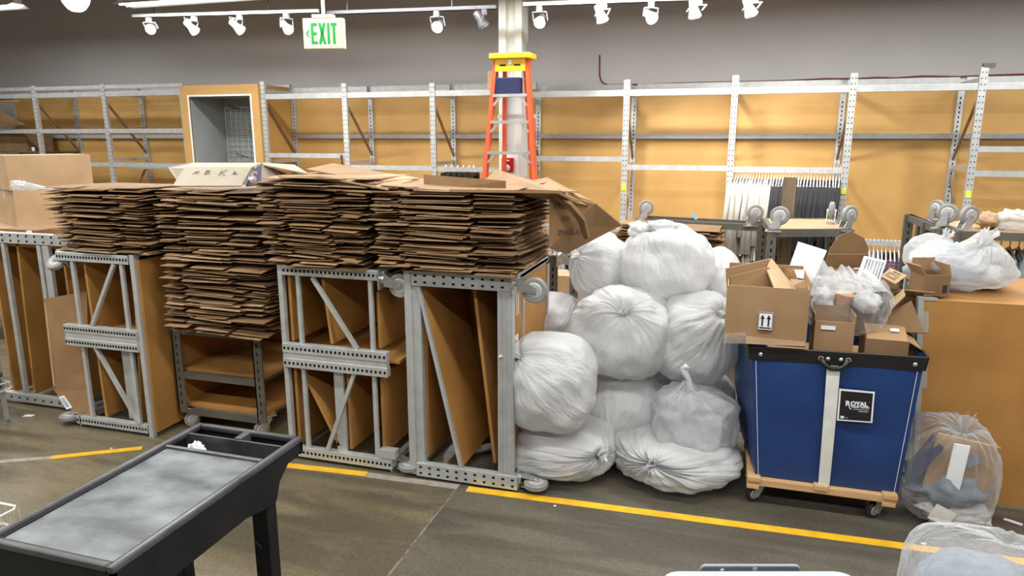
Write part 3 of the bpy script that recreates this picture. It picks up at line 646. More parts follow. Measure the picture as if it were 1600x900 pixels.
ORD=['','second','third','fourth','fifth','sixth','seventh','eighth','ninth','tenth','eleventh','twelfth','thirteenth','fourteenth','fifteenth','sixteenth','seventeenth','eighteenth','nineteenth','twentieth']
def nth(i,n,lo,hi):   # wording for item i of n counted from its nearer end
    if i==0: return lo+'most'
    if i==n-1: return hi+'most'
    return (ORD[i]+' from the '+lo) if i<=n-1-i else (ORD[n-1-i]+' from the '+hi)
def stack(n,xa,xb,yf,depth,z0,z1,label,group,seed,wob=.02,prof=None):
    rng=random.Random(seed)
    for i in range(n):
        me,w,d=SHEET[rng.randrange(12)]
        o=bpy.data.objects.new('flattened_box',me); col.objects.link(o)
        f=i/(n-1); a,b=(xa,xb) if prof is None else prof(f)
        W=(b-a)*rng.uniform(.9,1.03); cxx=(a+b)/2+rng.uniform(-wob,wob); D=depth*rng.uniform(.93,1.02)
        o.scale=(W/w,D/d,1); z=lerp(z0,z1,i/n)
        o.location=(cxx,yf+D/2+rng.uniform(-wob,wob)*.8,z+.004)
        o.rotation_euler=(rng.uniform(-.014,.014)*(.3 if i==0 else 1),rng.uniform(-.024,.024)*(.3 if i==0 else 1),rng.uniform(-.07,.07))
        tag(o,label.replace('carton in the','carton, '+nth(i,n,'bottom','top')+' in the'),'cardboard',group)
stack(18,-3.72,-2.98,3.02,.6,HT+.0,1.425,'flattened brown carton in the low stack beside the two stacked boxes','flattened cartons on the caster-left cart',1,prof=lambda f:(-3.66-.12*max(0,f-.35),-2.99))
stack(34,-2.99,-2.24,3.06,.6,.652,1.43,'flattened brown carton in the tall stack on the dark shelf unit','flattened cartons on the dark shelf unit',2,prof=lambda f:(-2.98+.0*f,-2.27-.02*(f<.3)))
stack(24,-2.30,-1.62,2.98,.62,HT+.003,1.50,'flattened brown carton in the stack between the tall and broad ones','flattened cartons on the single-post cart',3,prof=lambda f:(-2.24-.03*f,-1.66+.04*f))
stack(25,-1.64,-.87,2.98,.6,HT+.02,1.475,'flattened brown carton in the broad stack on the two-post cart','flattened cartons on the two-post cart',4,.012,prof=lambda f:(-1.63,-.87))
stack(9,-.80,-.02,5.25,.5,.90,1.05,'flattened carton in the far stack behind the white bags','flattened cartons behind the bags',5,.04)
# --- loose sheets on top
def sheet(pts,label,mat,th=.008,name='loose_carton_sheet',extra=None,parent=None):
    o=MB().slab(pts,th); return o.build(name,M[mat],label=label,cat='cardboard')
sheet([at(428,292,3.05),at(640,303,2.99),at(662,290,3.3),at(500,270,3.5)],'light brown carton sheet lying flat on the single-post cart stack','kr2')
sheet([at(435,276,3.1),at(480,272,3.04),at(560,290,3.0),at(600,277,3.3),at(500,262,3.5)][0:1]+[at(502,276,3.02),at(605,296,2.99),at(645,282,3.3)],'light brown carton sheet tilted over the flat one on the stack','kr2')
sheet([at(478,265,3.4),at(560,280,3.3),at(640,278,3.45),at(520,256,3.6)],'buckled light brown carton sheet propped behind the tilted ones','kr0')
sheet([at(552,278,3.2),at(600,284,3.15),at(655,279,3.4),at(610,272,3.5)],'small curled carton flap sheet beside the buckled one','kr2')
sheet([at(662,273,3.25),at(790,283,3.15),at(790,305,3.15),at(664,302,3.2)],'brown upright carton sheet standing at the end of the broad stack','kr1')
# fan of tilted sheets over the broad stack's right end
sheet([at(702,298,2.98),at(872,300,2.98),at(905,318,3.2),at(740,290,3.45)],'wide brown carton sheet lying on the broad stack, edge towards the aisle','kr4',.012)
sheet([at(745,293,3.3),at(868,299,3.1),at(880,296,3.5),at(776,266,3.6)],'brown carton sheet with its raised corner nearest the ladder foot','kr0',.008)
sheet([at(765,290,3.35),at(880,300,3.15),at(905,300,3.5),at(800,275,3.65)],'brown carton sheet second in the raised fan','kr4',.008)
sheet([at(800,290,3.4),at(890,304,3.2),at(925,315,3.5),at(855,278,3.7)],'brown carton sheet third in the raised fan','kr0',.008)
# hanging printed carton
A=[at(862,298,3.05),at(925,322,3.3),at(971,352,3.62),at(885,397,3.35),at(858,388,3.1)]
t=thing('printed_carton','large brown printed carton drooping off the end of the broad stack over the bags','cardboard',tuple((A[0]+A[3])/2-V((0,0,.2))))
B=[at(858,303,3.07),at(930,318,3.3),at(971,352,3.55),at(925,372,3.44),at(884,397,3.3),at(858,388,3.12)]
m=MB(); m.prism(B[::-1],V((.003,.012,0))); m.build('face_panel',M['kr4'],t)
S=[at(868,303,3.06),at(893,318,3.10),at(914,343,3.17),at(921,371,3.22),at(914,372,3.24),at(905,345,3.19),at(888,322,3.12),at(866,308,3.08)]
m=MB()
for i in range(3):
    m.slab([S[i],S[i+1],S[6-i],S[7-i]],.02)
m.build('torn_edge',M['kr1'],t)
f1=sheet([at(885,300,3.2),at(920,320,3.25),at(912,328,3.3),at(878,310,3.1)],'narrow carton flap lying on the drooping printed carton','kr4',.008)
f2=sheet([at(915,318,3.45),at(943,331,3.5),at(940,336,3.5),at(912,324,3.4)],'short brown carton strip sticking out behind the drooping carton','kr4',.01)
nrm=(B[0]-B[1]).cross(B[5]-B[1]).normalized()
def pane(x,y):   # point on the printed face
    d=ray(x,y); n=(B[1]-B[0]).cross(B[5]-B[0]); s=(B[0]-EYEP).dot(n)/d.dot(n); return EYEP+d*s
off=V((-.01,-.022,.0))
a=pane(877,366)+off;b=pane(912,366)+off; text('DAKILAN',a,b-a,pane(877,355)-pane(877,366),.036,M['greyink'],t,bold=.0004,xs=1.0)
a=pane(870,325)+off;b=pane(905,325)+off; text('KILAN',a,b-a,pane(870,315)-pane(870,325),.034,M['greyink'],t,bold=.0004)
c=pane(890,341)+off; rgt=(pane(900,341)-pane(880,341)).normalized(); upp=ZU
strokes([[c+rgt*(.024*math.cos(k*.52))+upp*(.009*math.sin(k*.52)) for k in range(13)],[c-rgt*.015,c+rgt*.015]],.0012,M['greyink'],t,'oval_stamp')
# --- opened grey box with pen marks on the tall stack
zt=1.435
P0=at(270,291,3.06); P1=at(377,291,3.06); P2=at(393,262,3.2); P3=at(289,262,3.2); T0=at(300,255,3.3); T1=at(410,255,3.3)
t=thing('opened_carton','opened pale grey-brown carton with pen marks and purple printed panel on the tall stack','box',(-2.45,3.3,1.43))
MB().slab([P0,P1,P2,P3],.006).build('front_flap',M['grybd'],t); MB().slab([P3,P2,T1,T0],.006).build('top_edge_panel',M['grybd'],t)
MB().slab([at(263,262,3.35),T0,P3,at(277,283,3.2)],.006).build('side_flap',M['grybd'],t)
Q0=at(384,291,3.1);Q1=at(407,289,3.12);Q2=at(409,258,3.24);Q3=at(397,262,3.19)
MB().slab([Q0,Q1,Q2,at(400,262,3.22)],.005).build('printed_panel',M['purple'],t)
a=at(390,285,3.07); b=at(404,285,3.07); text('S',a,b-a,at(390,262,3.1)-a,.085,M['grybd'],t,xs=1.0,bold=.002)
c=at(388,281,3.06); MB().slab([c,at(396,281,3.06),at(396,276,3.06),at(388,276,3.06)],.003).build('sticker',M['paper'],t)
MB().slab([T1,at(460,258,3.5),at(482,272,3.3),at(412,258,3.24)],.006).build('rear_flap',M['grybd'],t)
MB().slab([Q1,at(450,290,3.3),at(450,272,3.4),Q2],.006).build('inner_wall',M['grybd'],t)
def fp(u,v): return P0.lerp(P1,u).lerp(P3.lerp(P2,u),v)+V((0,-.006,.004))
pk=[[fp(.2,.62),fp(.24,.75),fp(.28,.62),fp(.22,.72),fp(.28,.76)],[fp(.38,.6),fp(.38,.82)],[fp(.38,.82),fp(.44,.78),fp(.39,.72),fp(.45,.65),fp(.38,.6)],[fp(.6,.55),fp(.61,.8)],[fp(.68,.85),fp(.62,.68),fp(.69,.55)],[fp(.78,.78),fp(.83,.7),fp(.79,.62),fp(.87,.62)]]
strokes(pk,.0016,M['greyink'],t)
# --- crumpled clear film beside the brown boxes
def blob(c,r,seed,n=24,k=16,amp=.25,fr=3):
    c=V(c); m=MB(); vs=[];fs=[]
    for j in range(k+1):
        th=math.pi*j/k
        for i in range(n):
            ph=2*math.pi*i/n; d=V((math.sin(th)*math.cos(ph),math.sin(th)*math.sin(ph),math.cos(th)))
            s=1+amp*noise.noise(d*fr+V((seed,seed*.7,0)))+amp*.5*noise.noise(d*fr*2.5+V((0,seed,3)))
            vs.append(c+V((d.x*r[0],d.y*r[1],d.z*r[2]))*s)
    for j in range(k):
        for i in range(n): fs.append((j*n+i,(j+1)*n+i,(j+1)*n+(i+1)%n,j*n+(i+1)%n))
    return m.add(vs,fs)
# ================================================================== BROWN BOXES, LEFT
def carton(name,label,c,size,rz,mat,flaps=(),rx=0,ry=0,open_=True,group=None,flapmat=None,th=.006,tape=False):
    """c = centre of the base. flaps: (side, angle from vertical outward in degrees, length)"""
    w,d,h=size; c=V(c); Rm=Matrix.Rotation(rz,3,'Z')@Matrix.Rotation(rx,3,'X')@Matrix.Rotation(ry,3,'Y')
    t=thing(name,label,'box',tuple(c),0,group)
    def L(x,y,z): return c+Rm@V((x,y,z))
    m=MB()
    def bx(x0,x1,y0,y1,z0,z1): m.hexa([L(*q) for q in [(x0,y0,z0),(x1,y0,z0),(x1,y1,z0),(x0,y1,z0),(x0,y0,z1),(x1,y0,z1),(x1,y1,z1),(x0,y1,z1)]])
    if open_:
        bx(-w/2,w/2,-d/2,d/2,0,th); bx(-w/2,w/2,-d/2,-d/2+th,th,h); bx(-w/2,w/2,d/2-th,d/2,th,h); bx(-w/2,-w/2+th,-d/2+th,d/2-th,th,h); bx(w/2-th,w/2,-d/2+th,d/2-th,th,h)
        m.build('body',M[mat],t)
    else:
        for (a,b) in ((0,h),): bx(-w/2,w/2,-d/2,d/2,a,b)
        m.build('body',M[mat],t)
        for s in (-1,1):
            m=MB(); bx(-w/2+.002,w/2-.002,min(s*.001,s*(d/2-.002)),max(s*.001,s*(d/2-.002)),h,h+.004); m.build('top_flap',M[mat],t)
    for sd,ang,ln in flaps:
        a=math.radians(ang); o,i_=math.sin(a)*ln,math.cos(a)*ln; m=MB(); g=.004
        if sd=='f': q=[(-w/2+g,-d/2,h),(w/2-g,-d/2,h),(w/2-g,-d/2-o,h+i_),(-w/2+g,-d/2-o,h+i_)]
        if sd=='b': q=[(-w/2+g,d/2,h),(w/2-g,d/2,h),(w/2-g,d/2+o,h+i_),(-w/2+g,d/2+o,h+i_)]
        if sd=='l': q=[(-w/2,-d/2+g,h),(-w/2,d/2-g,h),(-w/2-o,d/2-g,h+i_),(-w/2-o,-d/2+g,h+i_)]
        if sd=='r': q=[(w/2,-d/2+g,h),(w/2,d/2-g,h),(w/2+o,d/2-g,h+i_),(w/2+o,-d/2+g,h+i_)]
        m.slab([L(*z) for z in q],.005).build('flap',M[flapmat or mat],t)
    if tape:
        m=MB(); bx(-w/2-.0015,w/2+.0015,-.025,.025,h*.75,h+.0055); m.build('packing_tape',M['film2'],t)
    t['_']=0; del t['_']
    return t,L
pa=at(60,354,4.6); 
# low dark rack that carries the two cartons
bz=at(30,357,4.3).z
t=thing('storage_rack','dark steel rack behind the end cart carrying two brown cartons','rack',(pa.x,4.7,0))
rx0,rx1=pa.x-.75,pa.x+.62
for x in (rx0+.03,rx1-.03):
    for yy in (4.28,5.0): MB().box(x-.025,x+.025,yy,yy+.05,0,bz-.02).build('leg',M['dark'],t)
MB().box(rx0,rx1,4.26,5.26,bz-.022,bz).build('top_board',M['kr2'],t); MB().box(rx0,rx1,4.28,5.05,.3,.32).build('shelf_board',M['mdf'],t)
for yy in (4.27,5.03): MB().box(rx0,rx1,yy,yy+.02,bz-.06,bz-.022).build('rail',M['darkl'],t)
q0=at(28,354,4.34); q1=at(125,354,4.34); h2=at(28,299,4.34).z-bz
rzB=math.radians(66); RB=Matrix.Rotation(rzB,3,'Z'); cB=V((q0.x,4.34,bz))+RB@V((.30,.26,0))
bx2,L2=carton('carton','closed brown carton underneath another, beside the low cardboard stack',tuple(cB),(.60,.52,h2),rzB,'kr2',open_=False,tape=True)
h1=at(28,246,4.34).z-at(28,300,4.34).z
bx1,L1=carton('carton','closed brown carton on top of another, with plastic film at its foot',(cB.x,cB.y,bz+h2+.004),(.62,.52,h1),rzB-.03,'kr2',open_=False)
m=blob(at(30,290,3.95),(.05,.05,.035),3,amp=.5); 
pf=[at(45,291,3.9),at(60,293,3.8),at(80,296,3.6),at(92,298,3.5)]
m.tube(pf,[.03,.018,.01,.006],8); m.build('plastic_wrap',M['film2'],smooth=True,label='crumpled clear plastic wrap trailing off the low cardboard stack',cat='plastic')
# flat sheets on the end cart top
sheet([at(0,372,3.3),at(60,371,3.25),at(80,368,3.6),at(0,364,3.6)],'flat carton sheet lying on top of the end rack cart','kr1',.008)
bb,_=carton('carton','low brown carton with a white label behind the end rack cart beam',(at(48,366,3.45).x,3.47,HT-.01),(.3,.2,at(45,357,3.4).z-HT),0,'kr1',open_=False)
q=at(46,364,3.3685); MB().cbox(q,(.045,.003,.03)).build('label',M['paper'],bb)
# ================================================================== WHITE BAGS
def bag(label,px,Yc,ry,knot,mat='bag',floor=None,seed=1,name='trash_bag',group='stuffed white bags in the pile',pl=.05,kp=26,tail=1,shr=.97,lump=.10,top=None,boxy=.85,zc=None,cat='bag',wr=1.0,rx_=None,peak=()):
    x0,y0,x1,y1=px; cxp,cyp=(x0+x1)/2,(y0+y1)/2
    a=at(x0,cyp,Yc);b=at(x1,cyp,Yc); zt=at(cxp,y0,Yc).z; zb=at(cxp,y1,Yc).z if floor is None else floor
    c=V(((a.x+b.x)/2,Yc,(zt+zb)/2)); r=V(((b.x-a.x)/2*shr,ry,(zt-zb)/2*shr))
    t=thing(name,label,cat,(c.x,c.y,zb),0,group)
    kd=V(knot).normalized(); u=kd.orthogonal().normalized(); v=kd.cross(u)
    n,kk=112,64; vs=[];fs=[]; bc=[]; sv=V((seed*3.1,seed*1.7,seed*.9))
    kpt=None
    for j in range(kk+1):
        th=math.pi*(j/kk)**1.15
        for i in range(n):
            ph=2*math.pi*i/n
            d=kd*math.cos(th)+(u*math.cos(ph)+v*math.sin(ph))*math.sin(th)
            e=V([math.copysign(abs(q)**boxy,q) for q in d]); e=d.lerp(e,.8)
            s=1+lump*noise.noise(d*1.6+sv)+lump*.45*noise.noise(d*3.6+sv)
            fall=math.exp(-th/.75)
            cph,sph=math.cos(ph),math.sin(ph)
            nz=noise.noise(V((cph*2.3,sph*2.3,th*1.2))+sv)
            s+=pl*fall*min(1,th/.12)*(.35*math.sin(kp*ph+9*nz)*(.6+.8*noise.noise(V((cph*3,sph*3,2))+sv))+.9*(.45-abs(noise.noise(V((cph*6,sph*6,th*.5))+sv))*2)+.6*(.4-abs(noise.noise(V((cph*12,sph*12,th*.8))+sv*1.3))*2))
            s+=.018*wr*(1-abs(noise.noise(V((cph*5,sph*5,th*1.1))+sv*2))*2)*math.sin(th)
            s+=.016*wr*noise.noise(V((cph*9,sph*9,th*2.2))+sv)
            s-=.16*math.exp(-(th/.2)**2)
            p=c+V((e.x*r.x,e.y*r.y,e.z*r.z))*s
            for dx_,am_,wd_ in peak:
                if p.z>c.z: p.z+=am_*math.exp(-((p.x-c.x-dx_)/wd_)**2)*(p.z-c.z)/r.z
            if p.z<c.z: p.x+=(p.x-c.x)*.06*(c.z-p.z)/r.z
            if floor is not None and p.z<floor+.012: p.z=floor+.002+max(0,(p.z-floor+.0))*.1
            vs.append(p); bc.append((cph*3,sph*3,th*.9+seed*5))
    for j in range(kk):
        for i in range(n): fs.append((j*n+i,(j+1)*n+i,(j+1)*n+(i+1)%n,j*n+(i+1)%n))
    m=MB(); m.add(vs,fs); bo=m.build('bag_body',M[mat],t,smooth=True)
    if len(bo.data.vertices)==len(bc): bo.data.attributes.new('bagco','FLOAT_VECTOR','POINT').data.foreach_set('vector',[q for w3 in bc for q in w3])
    kp_=sum((vs[i] for i in range(n)),V((0,0,0)))/n
    if tail:
        m=MB(); vs=[];fs=[]; nn=28; L=.03+.035*tail; rs=[(-.03,.026),(0,.013),(.012,.016),(.02,.013),(L*.6,.02+.008*tail),(L,.022+.02*tail)]
        dd=(kd+V((0,0,.25))).normalized() if tail<2 else kd
        uu=dd.orthogonal().normalized(); vv=dd.cross(uu)
        for k,(z,rad) in enumerate(rs):
            for i in range(nn):
                ph=2*math.pi*i/nn; q=rad*(1+(.35 if k>2 else .12)*math.sin(7*ph+k+seed)+.2*math.sin(3*ph+seed))
                fl=.45 if k>3 else 1
                vs.append(kp_+dd*(z+ (.012*math.sin(5*ph+seed) if k==5 else 0))+uu*math.cos(ph)*q+vv*math.sin(ph)*q*fl)
        for k in range(len(rs)-1):
            for i in range(nn): fs.append((k*nn+i,k*nn+(i+1)%nn,(k+1)*nn+(i+1)%nn,(k+1)*nn+i))
        m.add(vs,fs); m.build('knot',M[mat],t,smooth=True)
    return t,c,r
bag('white bag lying on the floor against the two-post cart',(800,650,964,767),3.36,.29,(.9,-.6,.2),floor=0,seed=1,kp=26,pl=.05,boxy=.75)
bag('wide white bag on the floor with gathers spreading from its front, beside the blue truck',(953,672,1160,790),3.44,.31,(-.25,-.9,.35),floor=0,seed=2,kp=24,pl=.08,tail=.3)
bag('white bag with a twisted tail resting on the floor bag by the cart post',(794,516,932,670),3.22,.22,(-.62,-.55,.6),seed=3,kp=26,pl=.07,tail=1.7)
bag('white bag wedged low in the middle of the pile',(898,580,1050,702),3.68,.24,(.1,.9,.4),seed=4,tail=0)
bag('white bag with a dimpled knot in the middle of the pile',(890,445,1055,588),3.66,.28,(.12,-.75,.62),seed=5,kp=26,pl=.06,tail=.4)
bag('white bag leaning behind the big carton of the blue truck',(1015,452,1158,594),3.76,.28,(.55,-.5,.65),seed=6,kp=26,pl=.06,tail=.2)
bag('greyer slack bag at the back of the pile behind the cart side',(822,456,915,545),3.92,.22,(.3,.6,.7),'bag2',seed=7,tail=0)
bag('white bag high in the pile under the drooping printed carton',(893,364,985,470),4.02,.22,(-.6,-.55,.35),seed=8,kp=24,pl=.06,tail=.3)
bag('topmost white bag with two tied ears',(970,348,1114,470),3.92,.27,(-.3,-.25,1),seed=9,kp=26,pl=.06,tail=0)
ears=[o for o in bpy.data.objects if o.get('label')=='topmost white bag with two tied ears'][0]
blob(at(1036,352,3.84),(.085,.03,.028),91,30,20,.45,2.4).build('tied_ear',M['bag'],ears,smooth=True)
blob(at(998,360,3.85),(.055,.04,.045),92,30,20,.45,2.4).build('tied_ear',M['bag'],ears,smooth=True)
bag('smooth white bag behind the topmost one',(1080,385,1160,500),4.15,.24,(.1,.9,.3),seed=10,tail=0,wr=.4)
bag('white bag with shade in its colour, squeezed between the pile and the blue truck',(1070,582,1154,690),3.92,.2,(-.2,.8,.5),'bag2',seed=11,tail=0)  # grey tone is shade put into this bag's colour
bag('small white bag end showing under two larger bags',(1005,560,1085,620),3.95,.2,(0,.9,.3),seed=12,tail=0)
bag('white bag hidden low at the back of the pile',(905,480,1110,700),4.12,.18,(0,1,.2),floor=0,seed=14,tail=0)
t,c,r=bag('thin translucent bag with a tall knotted top and creased front',(1016,602,1154,705),3.47,.2,(-.1,-.15,1),'film2',seed=13,kp=16,pl=.10,tail=0,lump=.16,boxy=.8,wr=2)
MB().tube([c+V((0,-.02,r.z*.75)),at(1078,604,3.44),at(1076,592,3.43),at(1070,582,3.43),at(1066,576,3.43),at(1071,572,3.43),at(1077,576,3.43)],[.03,.018,.012,.017,.014,.013,.008],12).build('knot',M['bag'],t,smooth=True)
vs=[];fs=[]; n_,k_=72,12
for j in range(k_+1):
    v_=j/k_
    for i in range(n_):
        ph=2*math.pi*i/n_; rad=.012+.12*v_**1.1*(1+.18*math.sin(3*ph+1)); pl_=.014*v_**.5*math.sin(15*ph+2*math.sin(4*ph))
        tp=at(1074,594,3.44); vs.append(V((tp.x+.0*v_,lerp(tp.y,c.y,v_),lerp(tp.z,c.z+r.z*.45,v_**.8)))+V((math.cos(ph)*(rad+pl_)*1.15,math.sin(ph)*(rad+pl_)*.9,pl_)))
for j in range(k_):
    for i in range(n_): fs.append((j*n_+i,(j+1)*n_+i,(j+1)*n_+(i+1)%n_,j*n_+(i+1)%n_))
m=MB(); m.add(vs,fs); m.build('gathered_neck',M['film2'],t,smooth=True)
MB().cbox(c+V((-.05,.02,-.05)),(.2,.2,.16),Matrix.Rotation(.5,3,'Z')).build('inner_wad',M['bag2'],t)
MB().cbox(c+V((.1,.03,-.04)),(.14,.2,.16),Matrix.Rotation(-.3,3,'Z')).build('inner_wad',M['bag2'],t)
# second ear of the topmost bag
# ================================================================== BLUE TRUCK
t=thing('basket_truck','blue vinyl basket truck with black rim on a wooden caster base','cart',(.49,3.6,0))
zt,zr,zb=.775,.715,.145
TF=[V((.142,3.25,.772)),V((.842,3.25,.786)),V((.86,3.98,.79)),V((.06,3.98,.775))]
BF=[V((.20,3.262,zb)),V((.806,3.262,zb)),V((.806,3.88,zb)),V((.13,3.88,zb))]
m=MB(); nu,nv=30,26; inn=[]
def face(i,inner=0):
    a,b,c_,d=BF[i],BF[(i+1)%4],TF[(i+1)%4],TF[i]; nn=(b-a).cross(d-a).normalized(); vs=[];fs=[]
    for j in range(nv+1):
        for k in range(nu+1):
            u,v=k/nu,j/nv; p=a.lerp(b,u).lerp(d.lerp(c_,u),v)
            e=16*u*(1-u)*v*(1-v)
            p=p+nn*(.012*e+.035*e*noise.noise(V((u*2.6+v*1.6+i*7,v*2.2-u*1.5,1)))) - nn*(.006 if inner else 0)
            vs.append(p)
    for j in range(nv):
        for k in range(nu):
            q=j*(nu+1)+k; f=(q,q+1,q+nu+2,q+nu+1); fs.append(f[::-1] if inner else f)
    m.add(vs,fs)
for i in range(4): face(i); face(i,1)
m.build('vinyl_liner',M['blue'],t,smooth=True)
m=MB(); m.hexa([p for p in BF]+[p+V((0,0,.01)) for p in BF]); m.build('liner_floor',M['blue'],t)
for i in range(4):
    a,b=TF[i],TF[(i+1)%4]; out=(b-a).cross(V((0,0,1))).normalized()
    m=MB(); dz=V((0,0,-.058)); e=(b-a).normalized()*.006
    m.slab([a-e+dz+out*.006-out*.004,b+e+dz+out*.002,b+e+out*.010+V((0,0,.006)),a-e+out*.010+V((0,0,.006))],.012); m.build('rim_band',M['black'],t,bevel=.003)
# webbing, rivets, cord, seams
def ff(u,v,o=.016): 
    p=BF[0].lerp(BF[1],u).lerp(TF[0].lerp(TF[1],u),v); e=16*u*(1-u)*v*(1-v); return p+V((0,-1,0))*(o+.012*e+max(0,.035*e*noise.noise(V((u*2.6+v*1.6,v*2.2-u*1.5,1)))))
m=MB()
for k in range(10):
    v0,v1=.0+k*.091,.0+(k+1)*.091
    m.slab([ff(.452,v0),ff(.53,v0),ff(.53,v1),ff(.452,v1)],.004)
m.build('webbing_strip',M['webbing'],t)
for u in (.055,.455,.53,.945): MB().lathe(ff(u,.957,.017),(0,-1,0),[(0,.009),(.003,.009),(.006,.004)],12).build('rivet',M['chrome'],t)
for u in (.415,.572): 
    c=ff(u,.955,.018); MB().tube([c+V((.010*math.cos(k*.524),0,.010*math.sin(k*.524))) for k in range(13)],.0028,6).build('grommet',M['brass'],t)
MB().tube([ff(.415,.955,.018),ff(.44,.915,.024),ff(.47,.895,.026),ff(.52,.895,.026),ff(.55,.915,.024),ff(.572,.955,.018)],.011,8).build('pull_cord',M['black'],t,smooth=True)
for u in (.025,.97): MB().tube([ff(u,k/8*.9,.006) for k in range(9)],.0015,5).build('seam_stitching',M['webbing'],t)
def plane_pt(x,y): return at(x,y,3.236)
lb=[(1307,655),(1362,659),(1366,611),(1311,606)]
LP=[plane_pt(*q) for q in lb]
def lq(u,v,o=0): return LP[0].lerp(LP[1],u).lerp(LP[3].lerp(LP[2],u),v)+V((0,-o-.012,0))
for q in LP: pass
lab=MB().slab([lq(0,0),lq(1,0),lq(1,1),lq(0,1)],.004).build('maker_label',M['white'],t)
MB().slab([lq(.05,.05,.002),lq(.95,.05,.002),lq(.95,.95,.002),lq(.05,.95,.002)],.003).build('label_field',M['black'],lab)
rg=lq(1,0)-lq(0,0); ug=lq(0,1)-lq(0,0); wL=rg.length
text('R',lq(.2,.50,.005),rg,ug,wL*.22,M['paper'],lab,bold=.0012); text('OYAL',lq(.345,.52,.005),rg,ug,wL*.185,M['paper'],lab,bold=.0012)
text('.',lq(.86,.66,.005),rg,ug,wL*.1,M['paper'],lab)
strokes([[lq(.31,.52,.005),lq(.32,.44,.005),lq(.36,.40,.005),lq(.38,.41,.005)]],.002,M['paper'],lab,'letter_swash')
text('BASKET TRUCKS',lq(.37,.455,.005),rg,ug,wL*.068,M['paper'],lab,bold=.0004)
m=MB()
for v_,u0,u1 in ((.405,.43,.86),(.345,.58,.86)):
    k=0; u_=u0
    while u_<u1: d_=.018+.012*((k*7)%3); m.bar(lq(u_,v_,.005),lq(min(u1,u_+d_),v_,.005),.0022,.001,(0,1,0)); u_+=d_+.012; k+=1
m.build('fine_print',M['paper'],lab,kind='stuff')
text('20',lq(.09,.09,.005),rg,ug,wL*.10,M['paper'],lab,bold=.001); text('BU',lq(.225,.09,.005),rg,ug,wL*.065,M['greytote'],lab)
# wooden base
MB().box(.165,.80,3.235,3.275,.105,.14).build('base_plank',M['wood'],t,bevel=.003); MB().box(.14,.80,3.86,3.90,.105,.14).build('base_plank',M['wood'],t)
for x in (.165,.455,.74): MB().box(x,x+.06,3.225,3.92,.125,.15).build('base_slat',M['wood'],t,bevel=.003)
for x in (.165,.74): MB().box(x,x+.055,3.228,3.92,.09,.108).build('base_runner',M['wood'],t,bevel=.002)
for x,yy in ((.20,3.29),(.72,3.29),(.2,3.85),(.75,3.85)): caster(t,(x,yy,.038),(0,0,1),(-.8,-.6,0),.038,.024,'tireb')
# ================================================================== PILE IN THE TRUCK
carton('carton','brown carton at the bottom of the blue truck',(.42,3.6,.157),(.36,.4,.5),.03,'kr1',open_=False)
carton('carton','brown carton upright inside the blue truck by its end',(.70,3.62,.157),(.16,.4,.5),-.03,'kr4',open_=False)
a,b=at(1131,537,3.22),at(1259,541,3.22); h=at(1131,449,3.22).z-a.z
big,L=carton('carton','large open brown carton with two black up-arrows on its front',((a.x+b.x)/2,3.22+.165,.795),(b.x-a.x,.32,h),0,'kr0',(('b',-4,.05),('r',4,.03)),ry=.0,rx=.0)
c=at(1196,502,3.2155); 
l_=MB().cbox(c,(.062,.002,.082)).build('arrow_label',M['paper'],big); m=MB()
for s in (-1,1):
    x=c.x+s*.013; m.box(x-.0035,x+.0035,c.y-.003,c.y-.001,c.z-.022,c.z+.016); m.prism([(x-.009,c.y-.001,c.z+.012),(x+.009,c.y-.001,c.z+.012),(x,c.y-.001,c.z+.03)][::-1],(0,-.002,0))
m.box(c.x-.024,c.x+.024,c.y-.003,c.y-.001,c.z-.032,c.z-.027)
for s in(-1,1): m.box(c.x+s*.029-.001,c.x+s*.029+.001,c.y-.003,c.y-.001,c.z-.039,c.z+.039); m.box(c.x-.029,c.x+.029,c.y-.003,c.y-.001,c.z+s*.039-.001,c.z+s*.039+.001)
m.build('up_arrows',M['ink'],l_)
MB().slab([at(1131,522,3.216),at(1165,519,3.214),at(1166,537,3.214),at(1131,536,3.216)],.003).build('packing_tape',M['film3'],big)
MB().slab([at(1165,525,3.215),at(1258,534,3.215),at(1258,541,3.213),at(1165,537,3.213)],.004).build('torn_bottom_edge',M['kr2'],big)
# trays inside the big carton
tr=thing('carton_tray','open brown carton tray standing tilted inside the large carton with arrows','box',(.17,3.42,.82))
tA,tB,tC,tD=at(1134,420,3.40),at(1205,404,3.50),at(1242,452,3.42),at(1140,452,3.36)
MB().slab([at(1136,452,3.40),at(1225,452,3.50),tB,tA],.006).build('back_wall',M['kr0'],tr)
MB().slab([at(1141,450,3.37),at(1215,450,3.46),at(1200,417,3.46),at(1140,432,3.37)],.006).build('inner_wall',M['kr0'],tr)
MB().slab([at(1245,455,3.36),at(1228,455,3.50),tB,at(1199,416,3.46)],.006).build('side_wall',M['kr2'],tr)
MB().slab([at(1210,452,3.30),at(1240,456,3.34),at(1216,420,3.46),at(1198,422,3.44)],.006).build('inner_flap',M['kr2'],tr)
MB().slab([tA,tB,tB+V((0,.03,-.01)),tA+V((0,.03,-.01))],.005).build('top_edge',M['kr2'],tr)
tr=thing('carton_tray','brown carton piece standing on edge behind the tilted tray in the large carton','box',(.33,3.46,.82))
MB().slab([at(1226,452,3.5),at(1254,455,3.42),at(1240,420,3.47),at(1224,418,3.55)],.006).build('side_wall',M['kr0'],tr)
MB().slab([at(1232,450,3.4),at(1262,452,3.35),at(1258,438,3.36),at(1236,436,3.42)],.006).build('front_wall',M['kr2'],tr)
a,b=at(1270,550,3.31),at(1332,552,3.31); h=at(1300,503,3.31).z-.71
sm,L=carton('carton','small open brown carton with a white label on its front, behind the truck rim cord',((a.x+b.x)/2,3.31+.085,.70),(b.x-a.x,.16,h+.01),0,'kr0',(('b',-3,.04),('l',3,.03),('r',3,.03)))
